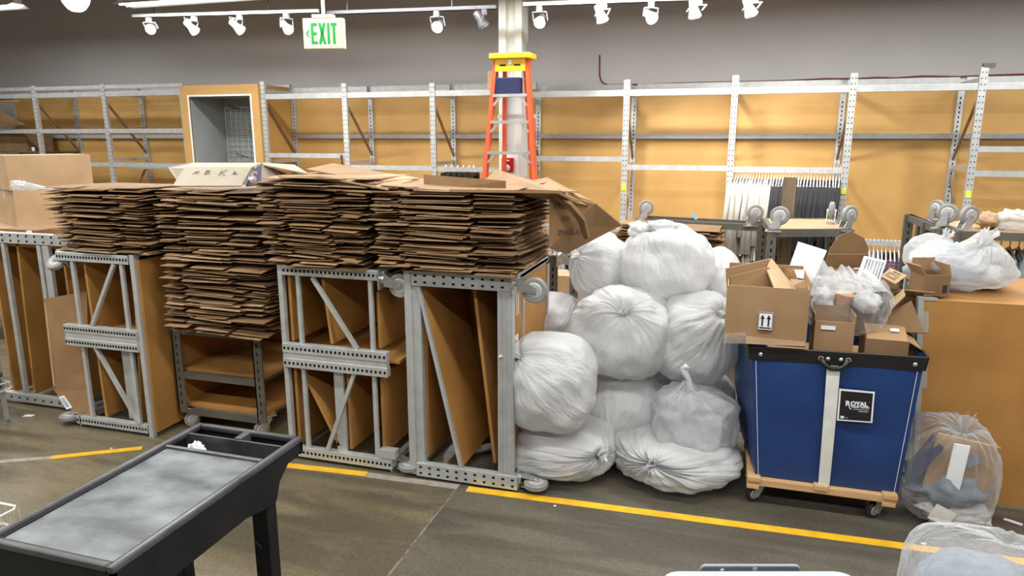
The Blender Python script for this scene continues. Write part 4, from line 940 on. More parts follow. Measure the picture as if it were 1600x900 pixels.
MB().cbox(at(1294,512,3.3095),(.06,.002,.018)).build('label',M['paper'],sm)
a,b=at(1352,556,3.33),at(1420,557,3.33); h=at(1385,533,3.33).z-.71
rc,L=carton('carton','open brown carton with its wide flap folded out, at the end of the truck',((a.x+b.x)/2,3.33+.1,.70),(b.x-a.x,.19,h+.012),-.04,'kr1',(('b',100,.02),('r',120,.06),('f',-72,.13)),flapmat='kr0')
MB().cbox(at(1398,516,3.40),(.035,.02,.004),Matrix.Rotation(.35,3,'X')).build('label',M['paper'],rc)
# octagonal flap carton at the back
Yk=3.72
ol=[(1288,416),(1297,388),(1312,368),(1330,361),(1350,372),(1358,390),(1353,415),(1330,420)]
ot=thing('die_cut_carton','brown die-cut carton with a rounded lid standing up at the back of the pile','box',tuple(at(1322,440,Yk)))
m=MB(); m.prism([at(x,y,Yk) for x,y in ol][::-1],(0,.008,0)); m.build('lid',M['kr1'],ot)
a=at(1290,418,Yk); b=at(1354,418,Yk); m=MB(); m.box(a.x,b.x,Yk-.14,Yk+.0,.80,a.z); m.build('body',M['kr1'],ot)
MB().slab([a,b,b+V((0,-.02,.07)),a+V((0,-.02,.07))],.006).build('tuck_panel',M['kr1'],ot)
# papers
MB().slab([at(1229,430,3.52),at(1270,440,3.5),at(1292,392,3.62),at(1247,378,3.64)],.006).build('foam_sheet',M['paper'],label='blank white sheet propped behind the plastic bag on the truck',cat='paper')
pt=MB().slab([at(1338,435,3.55),at(1372,447,3.53),at(1385,408,3.62),at(1350,400,3.64)],.004).build('printed_sheet',M['paper'],label='white sheet printed with rows of black marks, propped on the truck pile',cat='paper')
q=[at(1338,435,3.55),at(1372,447,3.53),at(1385,408,3.62),at(1350,400,3.64)]; m=MB(); nn=(q[1]-q[0]).cross(q[3]-q[0]).normalized()
if nn.y>0: nn=-nn
for i in range(13):
    for j in range(6):
        u=.2+j*.13+(.03 if j>2 else 0); v=.1+i*.065; p=q[0].lerp(q[1],u).lerp(q[3].lerp(q[2],u),v)+nn*.0035; e=(q[1]-q[0]).normalized()
        m.bar(p-e*.004,p+e*.004,.004,.002,nn)
m.build('printed_rows',M['ink'],pt,kind='stuff')
# clear bag on the truck
tb,c,r=bag('bulging clear bag of rubbish between the cartons on the truck',(1248,428,1394,520),3.52,.19,(-.3,.1,1),'film',seed=21,kp=18,pl=.10,tail=0,lump=.16,group='clear rubbish bags',wr=2)
MB().lathe(c+V((-.01,.0,-.01)),(.15,-.1,1),[(0,.03),(.05,.038),(.055,.041),(.06,.041),(.064,.03)],20).build('wrapped_cup',M['peach'],label='peach paper cup inside the clear bag on the truck',cat='cup')
blob(c+V((.09,-.02,.02)),(.06,.07,.05),5).build('crumpled_paper',M['bag'],smooth=True,label='crumpled pale paper inside the clear bag on the truck',cat='paper')
blob(c+V((-.09,.02,.0)),(.05,.07,.07),8).build('crumpled_paper',M['bag2'],smooth=True,label='grey crumpled wrapping inside the clear bag beside the paper cup',cat='paper')
MB().cbox(c+V((.04,.08,-.03)),(.2,.02,.13),Matrix.Rotation(.3,3,'Y')).build('inner_card',M['kr0'],label='flat brown card inside the clear bag on the truck',cat='cardboard')
m=MB(); vs=[];fs=[]; nu_,nv_=60,10
for j in range(nv_+1):
    for i in range(nu_+1):
        u_,v_=i/nu_,j/nv_; xx=lerp(lerp(1262,1352,u_),lerp(1252,1388,u_),v_**.8); yy=lerp(lerp(410,424,u_)+5*math.sin(u_*17)+3*math.sin(u_*41),lerp(462,455,u_),v_); Y_=lerp(3.53,3.37+.10*abs(u_-.5)*2,v_)
        pl_=.016*math.sin(u_*44+2*math.sin(u_*9))*(1-.6*v_)+.01*noise.noise(V((u_*6,v_*3,4)))
        vs.append(at(xx,yy,Y_+pl_))
for j in range(nv_):
    for i in range(nu_): q=j*(nu_+1)+i; fs.append((q,q+1,q+nu_+2,q+nu_+1))
m.add(vs,fs); m.build('gathered_mouth',M['film2'],tb,smooth=True)
# cartons at the right end of the pile
k1,L=carton('carton','open brown carton with a printed flap, leaning at the back end of the truck',(.78,3.72,.8),(.17,.2,.17),.35,'kr1',(('f',60,.085),('b',5,.05),('l',40,.07)),flapmat='kr0',ry=.1)
a=[at(1376,432,3.52),at(1399,444,3.50),at(1417,431,3.55),at(1391,419,3.58)]
fl2=MB().slab(a,.005).build('printed_flap',M['kr2'],k1)
n2=(a[1]-a[0]).cross(a[3]-a[0]).normalized(); n2=-n2 if n2.y>0 else n2
def aq(u,v): return a[0].lerp(a[1],u).lerp(a[3].lerp(a[2],u),v)+n2*.004
strokes([[aq(.15,.2),aq(.75,.2),aq(.75,.6),aq(.15,.6),aq(.15,.2)],[aq(.25,.28),aq(.65,.28),aq(.65,.52),aq(.25,.52),aq(.25,.28)]],.0014,M['ink'],fl2,'printed_frame')
strokes([[aq(.3+.12*i,.72),aq(.36+.12*i,.74),aq(.32+.12*i,.82),aq(.38+.12*i,.86)] for i in range(4)],.0016,M['ink'],fl2,'printed_mark')
k2,L=carton('carton','open brown carton with a black square mark, against the translucent bag of clothes',(.925,3.66,.984),(.115,.13,.10),.3,'kr1',(('l',35,.05),('r',-15,.05),('b',3,.06)),flapmat='kr0')
MB().cbox(L(.035,-.0665,.035),(.018,.003,.035),Matrix.Rotation(.3,3,'Z')).build('black_mark',M['ink'],k2)
k3=thing('carton_sheet','brown printed carton flap hanging over the end of the truck rim','cardboard',tuple(at(1410,520,3.45)))
a=[at(1383,518,3.45),at(1444,521,3.43),at(1424,470,3.5),at(1384,492,3.52)]
MB().slab(a,.006).build('panel',M['kr1'],k3)
MB().slab([at(1392,484,3.46),at(1415,462,3.48),at(1412,452,3.5),at(1390,470,3.5)],.005).build('pale_flap',M['kr2'],k3)
def aq3(u,v): return a[0].lerp(a[1],u).lerp(a[3].lerp(a[2],u),v)+V((0,-.006,.004))
strokes([[aq3(.25,.2+.1*i),aq3(.33,.22+.1*i),aq3(.25,.25+.1*i),aq3(.33,.27+.1*i)] for i in range(6)],.0016,M['ink'],k3,'printed_mark')
# ================================================================== BOARD CART, RIGHT
x0=.955; y0=3.56
t=thing('board_cart','upended rack cart with a large tan board face behind the clear floor bag','rack cart',(1.6,3.9,0))
zt=.975
xt=.872
def lean(xa,xb,ya,yb,za,zb,xs=None):
    f=lambda z:(xt-x0)*z/zt
    return MB().hexa([(xa+f(za),ya,za),(xb+f(za),ya,za),(xb+f(za),yb,za),(xa+f(za),yb,za),(xa+f(zb),ya,zb),(xb+f(zb),ya,zb),(xb+f(zb),yb,zb),(xa+f(zb),yb,zb)])
lean(x0+.012,2.5,y0,y0+.016,.012,zt).build('face_board',M['mdf'],t); lean(x0-.012,x0+.012,y0-.012,y0+.03,0.0,zt+.01).build('edge_post',M['galv'],t)
MB().box(xt-.012,xt+.07,y0-.004,y0+.02,zt-.004,zt+.008).build('corner_bracket',M['galv'],t)
for z0,z1 in ((.82,.92),(.55,.67)): lean(x0+.012,x0+.036,y0-.003,y0,z0,z1).build('tape_strip',M['grybd'],t)
MB().box(x0,2.5,y0+.02,y0+.72,zt-.02,zt-.004).build('top_board',M['mdf'],t); MB().box(x0,x0+.03,y0+.69,y0+.72,0,zt-.02).build('rear_post',M['galvd'],t); MB().box(2.46,2.5,y0+.69,y0+.72,0,zt-.02).build('rear_post',M['galvd'],t)
MB().box(2.46,2.5,y0+.02,y0+.05,0,zt-.02).build('front_post',M['galvd'],t)
# clothes bag on top
tb,c,r=bag('large translucent bag of blue clothing on top of the tan board cart',(1416,386,1580,470),3.92,.26,(.45,-.25,1),'film2',floor=.975,seed=31,kp=18,pl=.08,tail=1.6,lump=.16,group='clear rubbish bags',wr=1.6,boxy=1.0,peak=((.12,.085,.085),(-.11,.05,.07)))
blob(c+V((-.06,.0,-.02)),(.17,.15,.13),9,amp=.4,fr=2).build('bundled_clothes',M['cgrey'],smooth=True,label='pale blue clothes bundled inside the translucent bag',cat='clothes')
blob(c+V((.13,.02,-.045)),(.10,.11,.055),11,amp=.3).build('bundled_clothes',M['cwhite'],smooth=True,label='cream clothes bundled inside the translucent bag',cat='clothes')
blob(c+V((.04,-.0,-.05)),(.08,.07,.04),12,amp=.3).build('bundled_clothes',M['cslate'],smooth=True,label='slate clothes low inside the translucent bag',cat='clothes')
bag('smaller translucent bag leaning behind the bag of blue clothing',(1414,364,1492,440),4.2,.18,(.5,0,.8),'film2',seed=33,kp=16,pl=.08,tail=.8,group='clear rubbish bags',lump=.14)
# ================================================================== CLEAR BAG ON THE FLOOR
tb,c,r=bag('clear bag of rubbish tied with a ruffled knot on the floor by the board cart',(1396,648,1562,828),3.36,.21,(.1,-.2,1),'film',floor=0,seed=41,kp=20,pl=.09,tail=1.5,group='clear rubbish bags',lump=.06,wr=1.4,boxy=.72,shr=.93)
MB().cbox(c+V((.025,-.09,.05)),(.24,.02,.26),Matrix.Rotation(.15,3,'Y')).build('inner_card',M['kr0'],label='brown cardboard piece inside the clear floor bag',cat='cardboard')
MB().cbox(c+V((.0,-.13,.06)),(.06,.008,.22),Matrix.Rotation(.08,3,'Y')).build('paper_strip',M['paper'],label='long white paper strip inside the clear floor bag',cat='paper')
blob(c+V((.0,-.02,-.06)),(.15,.15,.085),17,amp=.5,fr=2.2).build('crumpled_cloth',M['cslate'],smooth=True,label='slate blue crumpled cloth inside the clear floor bag',cat='clothes')
MB().cbox(c+V((-.04,-.165,-.15)),(.085,.006,.075),Matrix.Rotation(.4,3,'Y')).build('paper_card',M['paper'],label='square white card low in the clear floor bag',cat='paper')
blob(c+V((.03,-.05,-.17)),(.14,.12,.05),19,amp=.4).build('crumpled_paper',M['bag'],smooth=True,label='crumpled white paper at the bottom of the clear floor bag',cat='paper')
MB().cbox(c+V((-.11,-.06,.06)),(.02,.12,.2),Matrix.Rotation(.5,3,'Y')).build('dark_card',M['navy'],label='dark navy card against the side of the clear floor bag',cat='cardboard')
MB().cbox(c+V((.06,-.12,.10)),(.06,.01,.04),Matrix.Rotation(-.6,3,'Y')).build('dark_card',M['cslate'],label='small dark printed card near the knot of the clear floor bag',cat='cardboard')
# ================================================================== UPTURNED DARK RACKS (middle ground)
def dark_rack(label,pts,z,casters,legs=True,th=.05,board_=None):
    """pts: four top corners (x,y) ; upside down rack with casters on top"""
    cx=sum(p[0] for p in pts)/4; cy=sum(p[1] for p in pts)/4
    t=thing('upturned_rack',label,'rack',(cx,cy,0))
    for i in range(4):
        a,b=pts[i],pts[(i+1)%4]; MB().bar((a[0],a[1],z-th/2),(b[0],b[1],z-th/2),.03,th).build('rail',M['darkl'],t)
    for i,a in enumerate(pts):
        s=.028; l=MB().box(a[0]-s,a[0]+s,a[1]-s*.3,a[1]+s*.3,0,z-.005).box(a[0]-s,a[0]-s*.4,a[1]+s*.3,a[1]+s*1.6,0,z-.005).build('leg',M['darkl'],t)
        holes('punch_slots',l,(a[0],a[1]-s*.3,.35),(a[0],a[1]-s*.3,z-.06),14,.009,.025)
    if board_: MB().hexa([(p[0],p[1],z-.022) for p in pts]+[(p[0],p[1],z-.004) for p in pts]).build('board',M[board_],t)
    MB().hexa([(p[0],p[1],.32) for p in pts]+[(p[0],p[1],.337) for p in pts]).build('shelf_board',M['mdf'],t)
    for (x,y,f) in casters: caster(t,(x,y,z+.085),(0,0,-1),f,.06,.032)
    return t
zt=1.11
a=atz(997,341,1.07); b=atz(1190,351,1.07)
dark_rack('long dark upturned rack with casters, behind the far cardboard stack',[(a.x,a.y),(b.x,b.y),(b.x+.05,b.y+.22),(a.x+.05,a.y+.22)],1.07,[(a.x+.06,a.y,(1,.3,0)),(b.x-.05,b.y+.02,(1,.2,0))])
a=at(1207,358,4.78); b=at(1326,362,4.95)
zt=(a.z+b.z)/2+.01
dr=dark_rack('dark upturned rack with a tan board and a plank leaning in it, behind the truck',[(a.x,4.78),(b.x,4.95),(b.x-.02,5.55),(a.x-.02,5.45)],zt,[(a.x+.04,4.8,(1,-.2,0)),(a.x+.40,5.25,(.2,1,0)),(b.x,4.98,(.8,.6,0))],board_='kr2')
p=at(1243,318,5.0); MB().bar((p.x,5.62,0),(p.x+.0,5.6,p.z+.14),.09,.03,(0,1,0)).build('plank',M['oldwood'],label='weathered wooden plank standing upright behind the upturned rack',cat='plank')
a=at(1452,350,5.3); b=at(1497,358,4.95); 
dark_rack('short dark upturned rack behind the translucent clothes bag',[(a.x,5.35),(b.x-.06,5.02),(b.x-.06,5.55),(a.x,5.85)],a.z+.01,[(a.x+.06,5.4,(.5,-.8,0)),(b.x-.03,5.08,(.8,-.5,0))])
a=at(1502,362,4.85); zt=a.z+.005
dark_rack('long dark upturned rack beyond the clothes bag, garments under it',[(a.x,4.85),(a.x+1.1,4.85),(a.x+1.1,5.5),(a.x,5.5)],zt,[(a.x+.06,4.95,(.9,.4,0))],board_='kr2')
q=at(1585,350,5.1)
blob((q.x,5.05,zt+.055),(.16,.12,.055),44,amp=.5).build('plastic_wrap',M['film2'],smooth=True,label='crumpled clear plastic on the long upturned rack beyond the clothes bag',cat='plastic')
blob((q.x-.16,5.05,zt+.05),(.06,.09,.05),45,amp=.4).build('paper_wad',M['kr2'],smooth=True,label='brown paper wad on the long upturned rack beyond the clothes bag',cat='paper')
dark_rack('plain dark rack carrying the far cardboard stack behind the bags',[(-.78,5.24),(-.04,5.24),(-.04,5.62),(-.78,5.62)],.899,[],board_='mdf')
# dark rack just behind the two-post cart
a=at(856,406,3.95); 
dark_rack('dark upturned rack just behind the two-post cart',[(a.x-.75,4.0),(a.x+.02,4.0),(a.x+.02,4.6),(a.x-.75,4.6)],a.z+.02,[])
t=[o for o in bpy.data.objects if o.name.startswith('upturned_rack')][-1]
caster(t,at(897,411,4.0),(-1,0,0),(0,0,-1),.055,.03,'tireb')
carton('carton','pale carton standing behind the white bags by the dark rack',(at(880,445,4.7).x,4.9,.0),(.3,.25,at(880,433,4.75).z),.1,'kr2',open_=False)
# teal flag on far stack
p=at(1082,343,5.68); MB().slab([at(1077,332,5.68),at(1081,331,5.68),at(1091,341,5.68),at(1087,344,5.68)],.006).build('blue_tab',M['teal'],label='pale blue plastic tab sticking up from the far cardboard stack',cat='tab')
# ================================================================== GARMENTS
def shirt_mesh(seed,length=.8,wd=.2):
    rng=random.Random(seed); m=MB(); n=14; lv=[(0,.03,.012),(-.03,.08,.014),(-.06,wd*.9,.014),(-.10,wd,.016),(-.25,wd*.95,.02),(-.45,wd,.022),(-.62,wd*1.02,.022),(-length,wd*1.05,.02)]
    vs=[];fs=[]
    for k,(z,h,th) in enumerate(lv):
        for i in range(n):
            a=2*math.pi*i/n; y=math.cos(a)*h; x=math.sin(a)*th+.008*math.sin(y*22+seed+k*.5)
            vs.append((x,y,z+rng.uniform(-.004,.004)))
    for k in range(len(lv)-1):
        for i in range(n): fs.append((k*n+i,k*n+(i+1)%n,(k+1)*n+(i+1)%n,(k+1)*n+i))
    fs+=[tuple(range(n)),tuple(reversed(range((len(lv)-1)*n,len(lv)*n)))]
    m.add(vs,fs)
    L=length*rng.uniform(.62,.85)
    for s in (-1,1):
        dx=rng.uniform(-.02,.02)
        m.tube([(0,s*wd*.75,-.05),(0,s*wd*1.02,-.12),(dx*.5,s*wd*1.12,-.3),(dx,s*wd*1.15,-L)],[.02,.026,.023,.021],8)
    me=bpy.data.meshes.new('garment'); me.from_pydata([tuple(q) for q in m.v],[],m.f); me.validate()
    for p in me.polygons: p.use_smooth=True
    return me
hm=MB()
hm.tube([(0,-.19,-.10),(0,-.1,-.055),(0,0,-.03),(0,.1,-.055),(0,.19,-.10)],.006,5)
hm.tube([(0,0,-.03),(0,0,.02),(0,.012,.03),(0,.026,.045),(0,.026,.06),(0,.012,.074),(0,-.008,.074),(0,-.02,.06)],.004,5)
hme=bpy.data.meshes.new('clothes_hanger'); hme.from_pydata([tuple(q) for q in hm.v],[],hm.f); hme.materials.append(M['white'])
def hang_row(xs,y,z,mats,labf,cat,grp,length,seed,wd=.2,drop=.11):
    rng=random.Random(seed); ms={}
    for i,x in enumerate(xs):
        mt=mats[i]; key=(mt,rng.randrange(4))
        if key not in ms:
            me=shirt_mesh(seed+key[1]*3,length*(.92+.05*key[1]),wd); me.materials.append(M[mt]); ms[key]=me
        rz=rng.uniform(-.03,.03)-.12
        h=bpy.data.objects.new('clothes_hanger',hme); col.objects.link(h); h.location=(x,y,z-.045); h.rotation_euler=(0,0,rz)
        same=[k for k in range(len(mats)) if mats[k]==mt]; od=['first']+ORD[1:]; kth=same.index(i); nx=labf(mt)[2] if len(labf(mt))>2 else None
        word=(od[kth] if kth<20 else 'last but one' if kth==len(same)-2 else 'last')
        if kth==20 and len(same)==22: word='last but one'
        tag(h,'hanger of the %s %s from the ladder'%(word,labf(mt)[0]),'hanger','white hangers on '+labf(mt)[1])
        o=bpy.data.objects.new('hanging_garment',ms[key]); col.objects.link(o); o.location=(x,y,z-.045-.045); o.rotation_euler=(rng.uniform(-.03,.03),rng.uniform(-.05,.05),rz)
        tag(o,'%s %s from the ladder'%(word,labf(mt)[0]),cat,grp+' '+mt[1:])
zr=1.395
n=36; xs=[.03+.96*i/(n-1) for i in range(n)]
hang_row(xs,YF_+.01,zr,['cwhite']*14+['cblack']*22,lambda m:(('white garment on the high rail' if m=='cwhite' else 'black garment on the high rail'),'the rail of white and black garments'),'garment','hanging garments',.80,3)
xs=[1.13+.75*i/21 for i in range(22)]
hang_row(xs,YF_+.01,.73,['cblue']*8+['cmar']*8+['cpink']*6,lambda m:({'cblue':'blue-white print garment on the low rail','cmar':'maroon-navy print garment on the low rail','cpink':'pink print garment on the low rail'}[m],'the low rail of printed garments'),'garment','low rail garments',.5,5)
a=at(1537,375,5.2); xs=[a.x+.05*i for i in range(13)]
# short rail under the long upturned rack
MB().cyl((a.x-.06,5.2,zt-.06),(a.x+.85,5.2,zt-.06),.012,8).build('garment_rail',M['galv'],bpy.data.objects[[o.name for o in bpy.data.objects if o.get('label','').startswith('long dark upturned rack beyond')][0]])
hang_row(xs,5.2,zt-.06+.0,['cblack']*3+['cgrey']*6+['crust']*4,lambda m:({'cblack':'black garment under the long upturned rack','cgrey':'pale blue garment under the long upturned rack','crust':'rust brown garment under the long upturned rack'}[m],'the rail under the upturned rack'),'garment','upturned rack garments',.34,6,.16)
a=at(862,400,6.6)
xs=[-1.98+.05*i for i in range(17)]
MB().box(-2.07,-1.06,YF_-.01,YF_+.03,.74,.79).build('front_beam',M['galv'],bays[7])
hang_row(xs,YF_+.01,.765,[['cgrey','cwhite','cpink','cwhite'][i%4] for i in range(17)],lambda m:({'cgrey':'pale blue garment on the ladder-side rail','cwhite':'cream garment on the ladder-side rail','cpink':'pink garment on the ladder-side rail'}[m],'the low rail by the ladder'),'garment','ladder rail garments',.5,8)
# shelf boards low in the garment bay
for i in (9,10): MB().box(PX[i]+.03,PX[i+1]-.03,YF_-.01,YR_,.50,.53).build('shelf_board',M['mdf'],bays[i]); MB().box(PX[i]+.03,PX[i+1]-.03,YF_-.02,YF_+.0,.47,.53).build('front_beam',M['galvd'],bays[i])
# black clip hangers
xs=[at(x,262,YF_).x for x in (697,706,715,724,733,740)]
for i,x in enumerate(xs):
    t=thing('clip_hanger','%s black clip hanger with white hook from the ladder on the rack beam'%(['first']+ORD[1:])[len(xs)-1-i],'hanger',(x,YF_+.01,1.24),R_.uniform(-.3,.3),'black clip hangers')
    z=1.36
    MB().tube([(x,YF_+.01,z-.03),(x,YF_+.01,z+.02),(x,YF_+.03,z+.04),(x,YF_,z+.045),(x,YF_-.016,z+.02)],.005,5).build('hook',M['white'],t)
    MB().cbox((x,YF_+.01,z-.05),(.03,.26,.035)).build('bar',M['black'],t)
    for s in (-1,1): MB().cbox((x,YF_+.01+s*.1,z-.09),(.05,.05,.09)).build('clip',M['black'],t,bevel=.006)
# cartons / sheets on the far left bay
sheet([at(-25,160,7.2),at(40,195,7.25),at(-25,200,7.25),at(-50,180,7.2)],'brown carton sheet leaning out of the far end rack bay','kr1',.01)
sheet([at(-20,160,7.3),at(32,159,7.25),at(2,147,7.5),at(-30,148,7.5)],'tan carton sheet lying high in the far end rack bay','kr0',.01)
x=at(30,225,7.5).x
MB().box(PX[1]-1.13,PX[1]+.0-.03,YF_,YR_,1.50,1.515).build('shelf_board',M['dark'],bays[0])
zz=1.515
cA,_=carton('carton','brown carton with a small white label on the far rack shelf',(x-.02,7.6,zz),(.56,.4,at(30,207,7.4).z-zz-.01),0,'kr1',open_=False)
q=at(52,233,7.398); MB().cbox(q,(.05,.003,.05)).build('label',M['paper'],cA)
MB().box(PX[0]+.03,PX[1]-.03,YF_,YR_,1.1,1.115).build('shelf_board',M['dark'],bays[0])
carton('carton','brown carton underneath the labelled one on the far rack',(x-.02,7.6,1.115),(.56,.4,.34),0,'kr1',open_=False)
# ================================================================== FLOOR TAPE AND SCRAPS
def strip(pts,wd,mat,label,name='floor_tape',cat='tape'):
    a,b=pts; d=(b-a).normalized(); n=V((-d.y,d.x,0))*wd/2
    MB().prism([a-n,b-n,b+n,a+n],(0,0,.0015)).build(name,M[mat],label=label,cat=cat)
a=atz(730,764,.0005);b=atz(1440,857,.0005); strip([a,a+(b-a)*1.75],.052,'tape','long yellow floor tape in front of the white bags and the truck')
strip([atz(430,725,.0005),atz(573,741,.0005)],.05,'tape','yellow floor tape along the foot of the single-post cart')
strip([atz(80,715,.0005),atz(222,700,.0005)],.045,'tape','short slanting yellow floor tape beside the black table')
strip([atz(573,742,.0004),atz(716,761,.0004)],.05,'residue','pale worn tape trace between the two yellow strips')
strip([atz(-40,725,.0004),atz(80,715,.0004)],.04,'residue','pale worn tape trace running on from the slanting yellow tape')
def scrap(x,y,w,d,rz,label):
    p=atz(x,y,.001); Mr=Matrix.Rotation(rz,3,'Z'); MB().cbox(p+V((0,0,.002)),(w,d,.003),Mr).build('paper_scrap',M['paper'],label=label,cat='scrap')
scrap(1583,816,.07,.02,-.5,'white paper strip on the floor in front of the tan board')
scrap(45,650,.06,.03,.3,'white paper scrap on the floor beside the end cart')
scrap(1443,850,.02,.012,.3,'tiny white paper scrap beside the yellow tape end')
scrap(174,701,.012,.012,.3,'tiny white crumb on the floor near the slanting tape')
scrap(867,791,.01,.01,.1,'tiny white crumb on the floor in front of the bags')
scrap(1178,885,.012,.01,.1,'small pale crumb on the floor behind the grey tote')
# ================================================================== BLACK TABLE CART
x0,x1,ya,yb,zt=-1.735,-1.318,1.13,1.905,.72
t=thing('utility_cart','black plastic utility cart with scuffed top and divided tray end','cart',((x0+x1)/2,(ya+yb)/2,0))
yc=1.72   # where the work surface ends and the tray begins
MB().box(x0+.03,x1-.03,ya+.03,yc-.006,zt-.04,zt-.012).build('work_surface',M['blktop'],t)
m=MB(); rw=.022
m.box(x0,x0+rw,ya,yb,zt-.02,zt); m.box(x1-rw,x1,ya,yb,zt-.02,zt); m.box(x0+rw,x1-rw,ya,ya+rw,zt-.02,zt); m.box(x0+rw,x1-rw,yb-rw,yb,zt-.02,zt); m.box(x0+rw,x1-rw,yc-.006,yc+.012,zt-.02,zt-.004)
m.build('rim',M['rim'],t,bevel=.006)
m=MB()
m.box(x0+.022,x0+.031,ya+.022,yc,zt-.03,zt-.008); m.box(x1-.031,x1-.022,ya+.022,yc,zt-.03,zt-.008); m.box(x0+.022,x1-.022,ya+.022,ya+.031,zt-.03,zt-.008)
m.build('inner_step',M['blkpl'],t)
m=MB(); 
m.prism([(x1-.012,ya,zt-.02),(x1-.012,ya,zt-.14),(x1-.012,1.60,zt-.135),(x1-.012,1.735,zt-.16),(x1-.012,1.75,zt-.15),(x1-.012,1.77,zt-.10),(x1-.012,1.82,zt-.06),(x1-.012,yb-.005,zt-.045),(x1-.012,yb,zt-.02)],(.010,0,0))
m.build('apron',M['blkpl'],t)
m=MB(); m.prism([(x0+.002,ya,zt-.02),(x0+.002,ya,zt-.14),(x0+.002,1.60,zt-.135),(x0+.002,1.735,zt-.16),(x0+.002,1.77,zt-.10),(x0+.002,yb,zt-.045),(x0+.002,yb,zt-.02)],(.010,0,0)); m.build('apron',M['blkpl'],t)
MB().box(x0+.002,x1-.002,ya,ya+.012,zt-.14,zt-.02).build('apron',M['blkpl'],t)
MB().box(x0+.002,x1-.002,yb-.012,yb,zt-.06,zt-.02).build('apron',M['blkpl'],t)
MB().box(x0+.012,x1-.012,yc+.006,yb-.012,zt-.068,zt-.06).build('tray_floor',M['blkpl'],t)
MB().box(x0+.012,x1-.012,yc-.006,yc+.004,zt-.06,zt-.02).build('tray_wall',M['blkpl'],t)
MB().box(x0+.012,x1-.012,1.822,1.83,zt-.06,zt-.006).build('tray_divider',M['rim'],t)
MB().box((x0+x1)/2-.005,(x0+x1)/2+.02,1.83,yb-.02,zt-.06,zt-.003).build('tray_divider',M['rim'],t)
for x in (x0+.004,x1-.064):
    for yy in (1.70,ya+.06):
        l=MB().box(x,x+.058,yy-.0,yy+.05,.1,zt-.12).build('leg',M['blkpl'],t,bevel=.004)
        m=MB()
        for z in (.2,.32,.44): m.bar((x+.01,yy-.001,z),(x+.03,yy-.001,z-.02),.004,.004)
        m.build('leg_notch',M['rim'],l)
MB().box(x0,x1,ya+.02,yb-.1,.13,.18).build('lower_shelf',M['blkpl'],t,bevel=.006)
for x in (x0+.05,x1-.05):
    for yy in (ya+.1,yb-.18): caster(t,(x,yy,.055),(0,0,1),(.3,-.9,0),.055,.03,'tireb')
q=atz(338,690,zt-.026)
blob((q.x-.03,1.772,zt-.034),(.032,.018,.027),51,amp=.35).build('crumpled_paper',M['paper'],label='crumpled white paper lying in the tray of the black utility cart',cat='paper')
# ================================================================== LEFT EDGE: wire shelf with folded clothes
p=atz(20,640,.02); xw=at(14,640,3.0).x
t=thing('wire_basket_stand','cream wire basket stand at the end of the row holding folded dark clothes','basket',(xw-.25,2.75,0))
def wire_tray(z,x0,x1,y0,y1,h=.05):
    m=MB()
    for zz in (z,z+h): m.tube([(x0,y0,zz),(x1-.02,y0,zz),(x1,y0+.02,zz),(x1,y1,zz),(x0,y1,zz),(x0,y0,zz)],.005,6)
    for i in range(9): xx=lerp(x0,x1,i/8); m.tube([(xx,y0,z+h),(xx,y0,z),(xx,y1,z),(xx,y1,z+h)],.003,5)
    for i in range(5): yy=lerp(y0,y1,i/4); m.tube([(x1,yy,z+h),(x1,yy,z),(x0,yy,z)],.003,5)
    return m.build('wire_tray',M['wirewhite'],t)
xr=at(20,630,3.0).x
zA=at(28,645,2.72).z; wire_tray(max(.03,zA),xr-.55,xr,2.72,3.0,.045)
zB=at(24,385,2.85).z
for xx in (xr-.06,xr-.5): MB().cyl((xx,2.99,0),(xx,2.99,1.1),.008,8).build('stand_post',M['wirewhite'],t)
for xx in (xr-.05,): MB().box(xx-.004,xx+.004,2.97,3.0,.0,1.1).build('stand_strap',M['galvd'],t)
z=max(.03,zA)+.01
for i in range(7):
    m=MB().box(xr-.42,xr-.015+.01*(i%3),2.74,2.97-.01*(i%2),z,z+.032); m.build('folded_garment',M['colive'],bevel=.012,label='folded dark olive garment, %s of the pile in the wire basket'%nth(i,7,'bottom','top'),cat='garment',group='folded garments in the wire basket')
    z+=.038
xn=at(28,790,2.35).x
t2=thing('wire_basket','low cream wire basket on the floor at the far side of the black utility cart','basket',(xn-.3,2.2,0)); t=t2
zA=.12
pp=atz(29,792,zA); 
m=MB()
x0,x1,y0,y1=pp.x-.5,pp.x,pp.y-.45,pp.y
for zz in (.02,zA): m.tube([(x0,y1,zz),(x1-.02,y1,zz),(x1,y1-.02,zz),(x1,y0,zz),(x0,y0,zz),(x0,y1,zz)],.006,6)
m.build('basket_rim',M['wirewhite'],t2)
m=MB()
for i in range(14): xx=lerp(x0,x1,i/13); m.tube([(xx,y0,zA),(xx,y0,.02),(xx,y1,.02),(xx,y1,zA)],.0025,5)
for i in range(12): yy=lerp(y0,y1,i/11); m.tube([(x1,yy,zA),(x1,yy,.02),(x0,yy,.02)],.0025,5)
m.build('basket_wires',M['wirewhite'],t2)
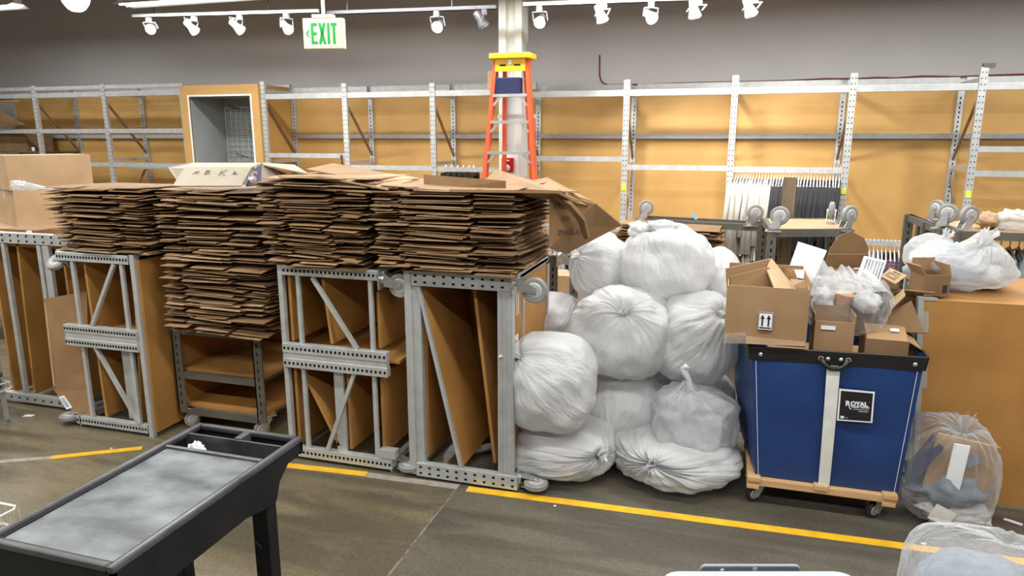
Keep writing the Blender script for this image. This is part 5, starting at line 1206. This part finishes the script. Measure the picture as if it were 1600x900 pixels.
# ================================================================== FOREGROUND RIGHT: grey tote, panel, film-wrapped bundle
zt=.55; PT=atz(1190,891,zt); wd_=PT.dot(FH); u0=(1040-800)/1000*wd_*1.02; u1=(1338-800)/1000*wd_*1.02
def cw(u,w,z): return RT*u+FH*w+ZU*z
u0=atz(1030,891,zt).dot(RT); u1=atz(1330,891,zt).dot(RT)
t=thing('storage_tote','pale grey plastic tote with a lid at the front of the aisle','tote',tuple(cw((u0+u1)/2,wd_-.2,0)),YAW)
def rr(x0,x1,y0,y1,r):
    o=[]
    for cx_,cy_,s in ((x1-r,y1-r,0),(x0+r,y1-r,1),(x0+r,y0+r,2),(x1-r,y0+r,3)):
        for k in range(5): an=math.pi/2*(s+k/4); o.append((cx_+r*math.cos(an),cy_+r*math.sin(an)))
    return o
MB().prism([cw(x,y,zt-.03) for x,y in rr(u0,u1,wd_-.4,wd_,.05)],(0,0,.03)).build('lid',M['greytote'],t,bevel=.006)
MB().prism([cw(x,y,0) for x,y in rr(u0+.02,u1-.02,wd_-.38,wd_-.02,.04)],(0,0,zt-.03)).build('tub',M['greytote'],t)
w2=wd_+.015
def face_at(x,y): d=ray(x,y); return EYEP+d*(w2/d.dot(FH))
c0,c1,zp=face_at(1096,890).dot(RT),face_at(1250,890).dot(RT),face_at(1170,885.5).z
pn=thing('grey_panel','dark blue-grey plastic panel with a pale rim standing behind the tote lid','panel',tuple(cw((c0+c1)/2,w2,0)),YAW)
pts=[]
for cx_,s_2 in ((c1-.012,0),(c0+.012,1)):
    for k in range(5): an=math.pi/2*(s_2+k/4); pts.append(cw(cx_+.012*math.cos(an),w2,zp-.012+.012*math.sin(an)))
pts+=[cw(c0,w2,.0),cw(c1,w2,.0)]
MB().prism(pts,FH*.012).build('face',M['greypan'],pn)
MB().tube([q+FH*.006 for q in pts[:-2]],.0035,6).build('rim',M['greytote'],pn)
q=face_at(1128,892); MB().lathe(q,-FH,[(0,.007),(.003,.005)],12).build('screw',M['chrome'],pn)
q=face_at(1179,889); MB().cbox(q,(.012,.006,.008),Matrix((RT,FH,ZU)).transposed()).build('catch',M['greytote'],pn)
tb,c,r=bag('clear film-wrapped grey bundle at the front of the aisle beyond the yellow tape',(1412,856,1680,1010),1.95,.22,(.2,.3,1),'film',seed=71,kp=14,pl=.05,tail=0,lump=.05,boxy=.55,group='clear rubbish bags',cat='bundle',name='wrapped_bundle')
blob(c+V((0,0,-.03)),(r.x*.92,r.y*.9,r.z*.86),72,amp=.12).build('bundled_clothes',M['cslate'],smooth=True,label='slate grey clothing inside the film-wrapped bundle',cat='clothes')
MB().box(c.x-r.x*.9,c.x+r.x*.9,c.y-r.y,c.y+r.y,0,c.z-r.z+.02).build('tote_stand',M['greytote'],label='plain grey tote carrying the film-wrapped bundle',cat='tote',bevel=.01)
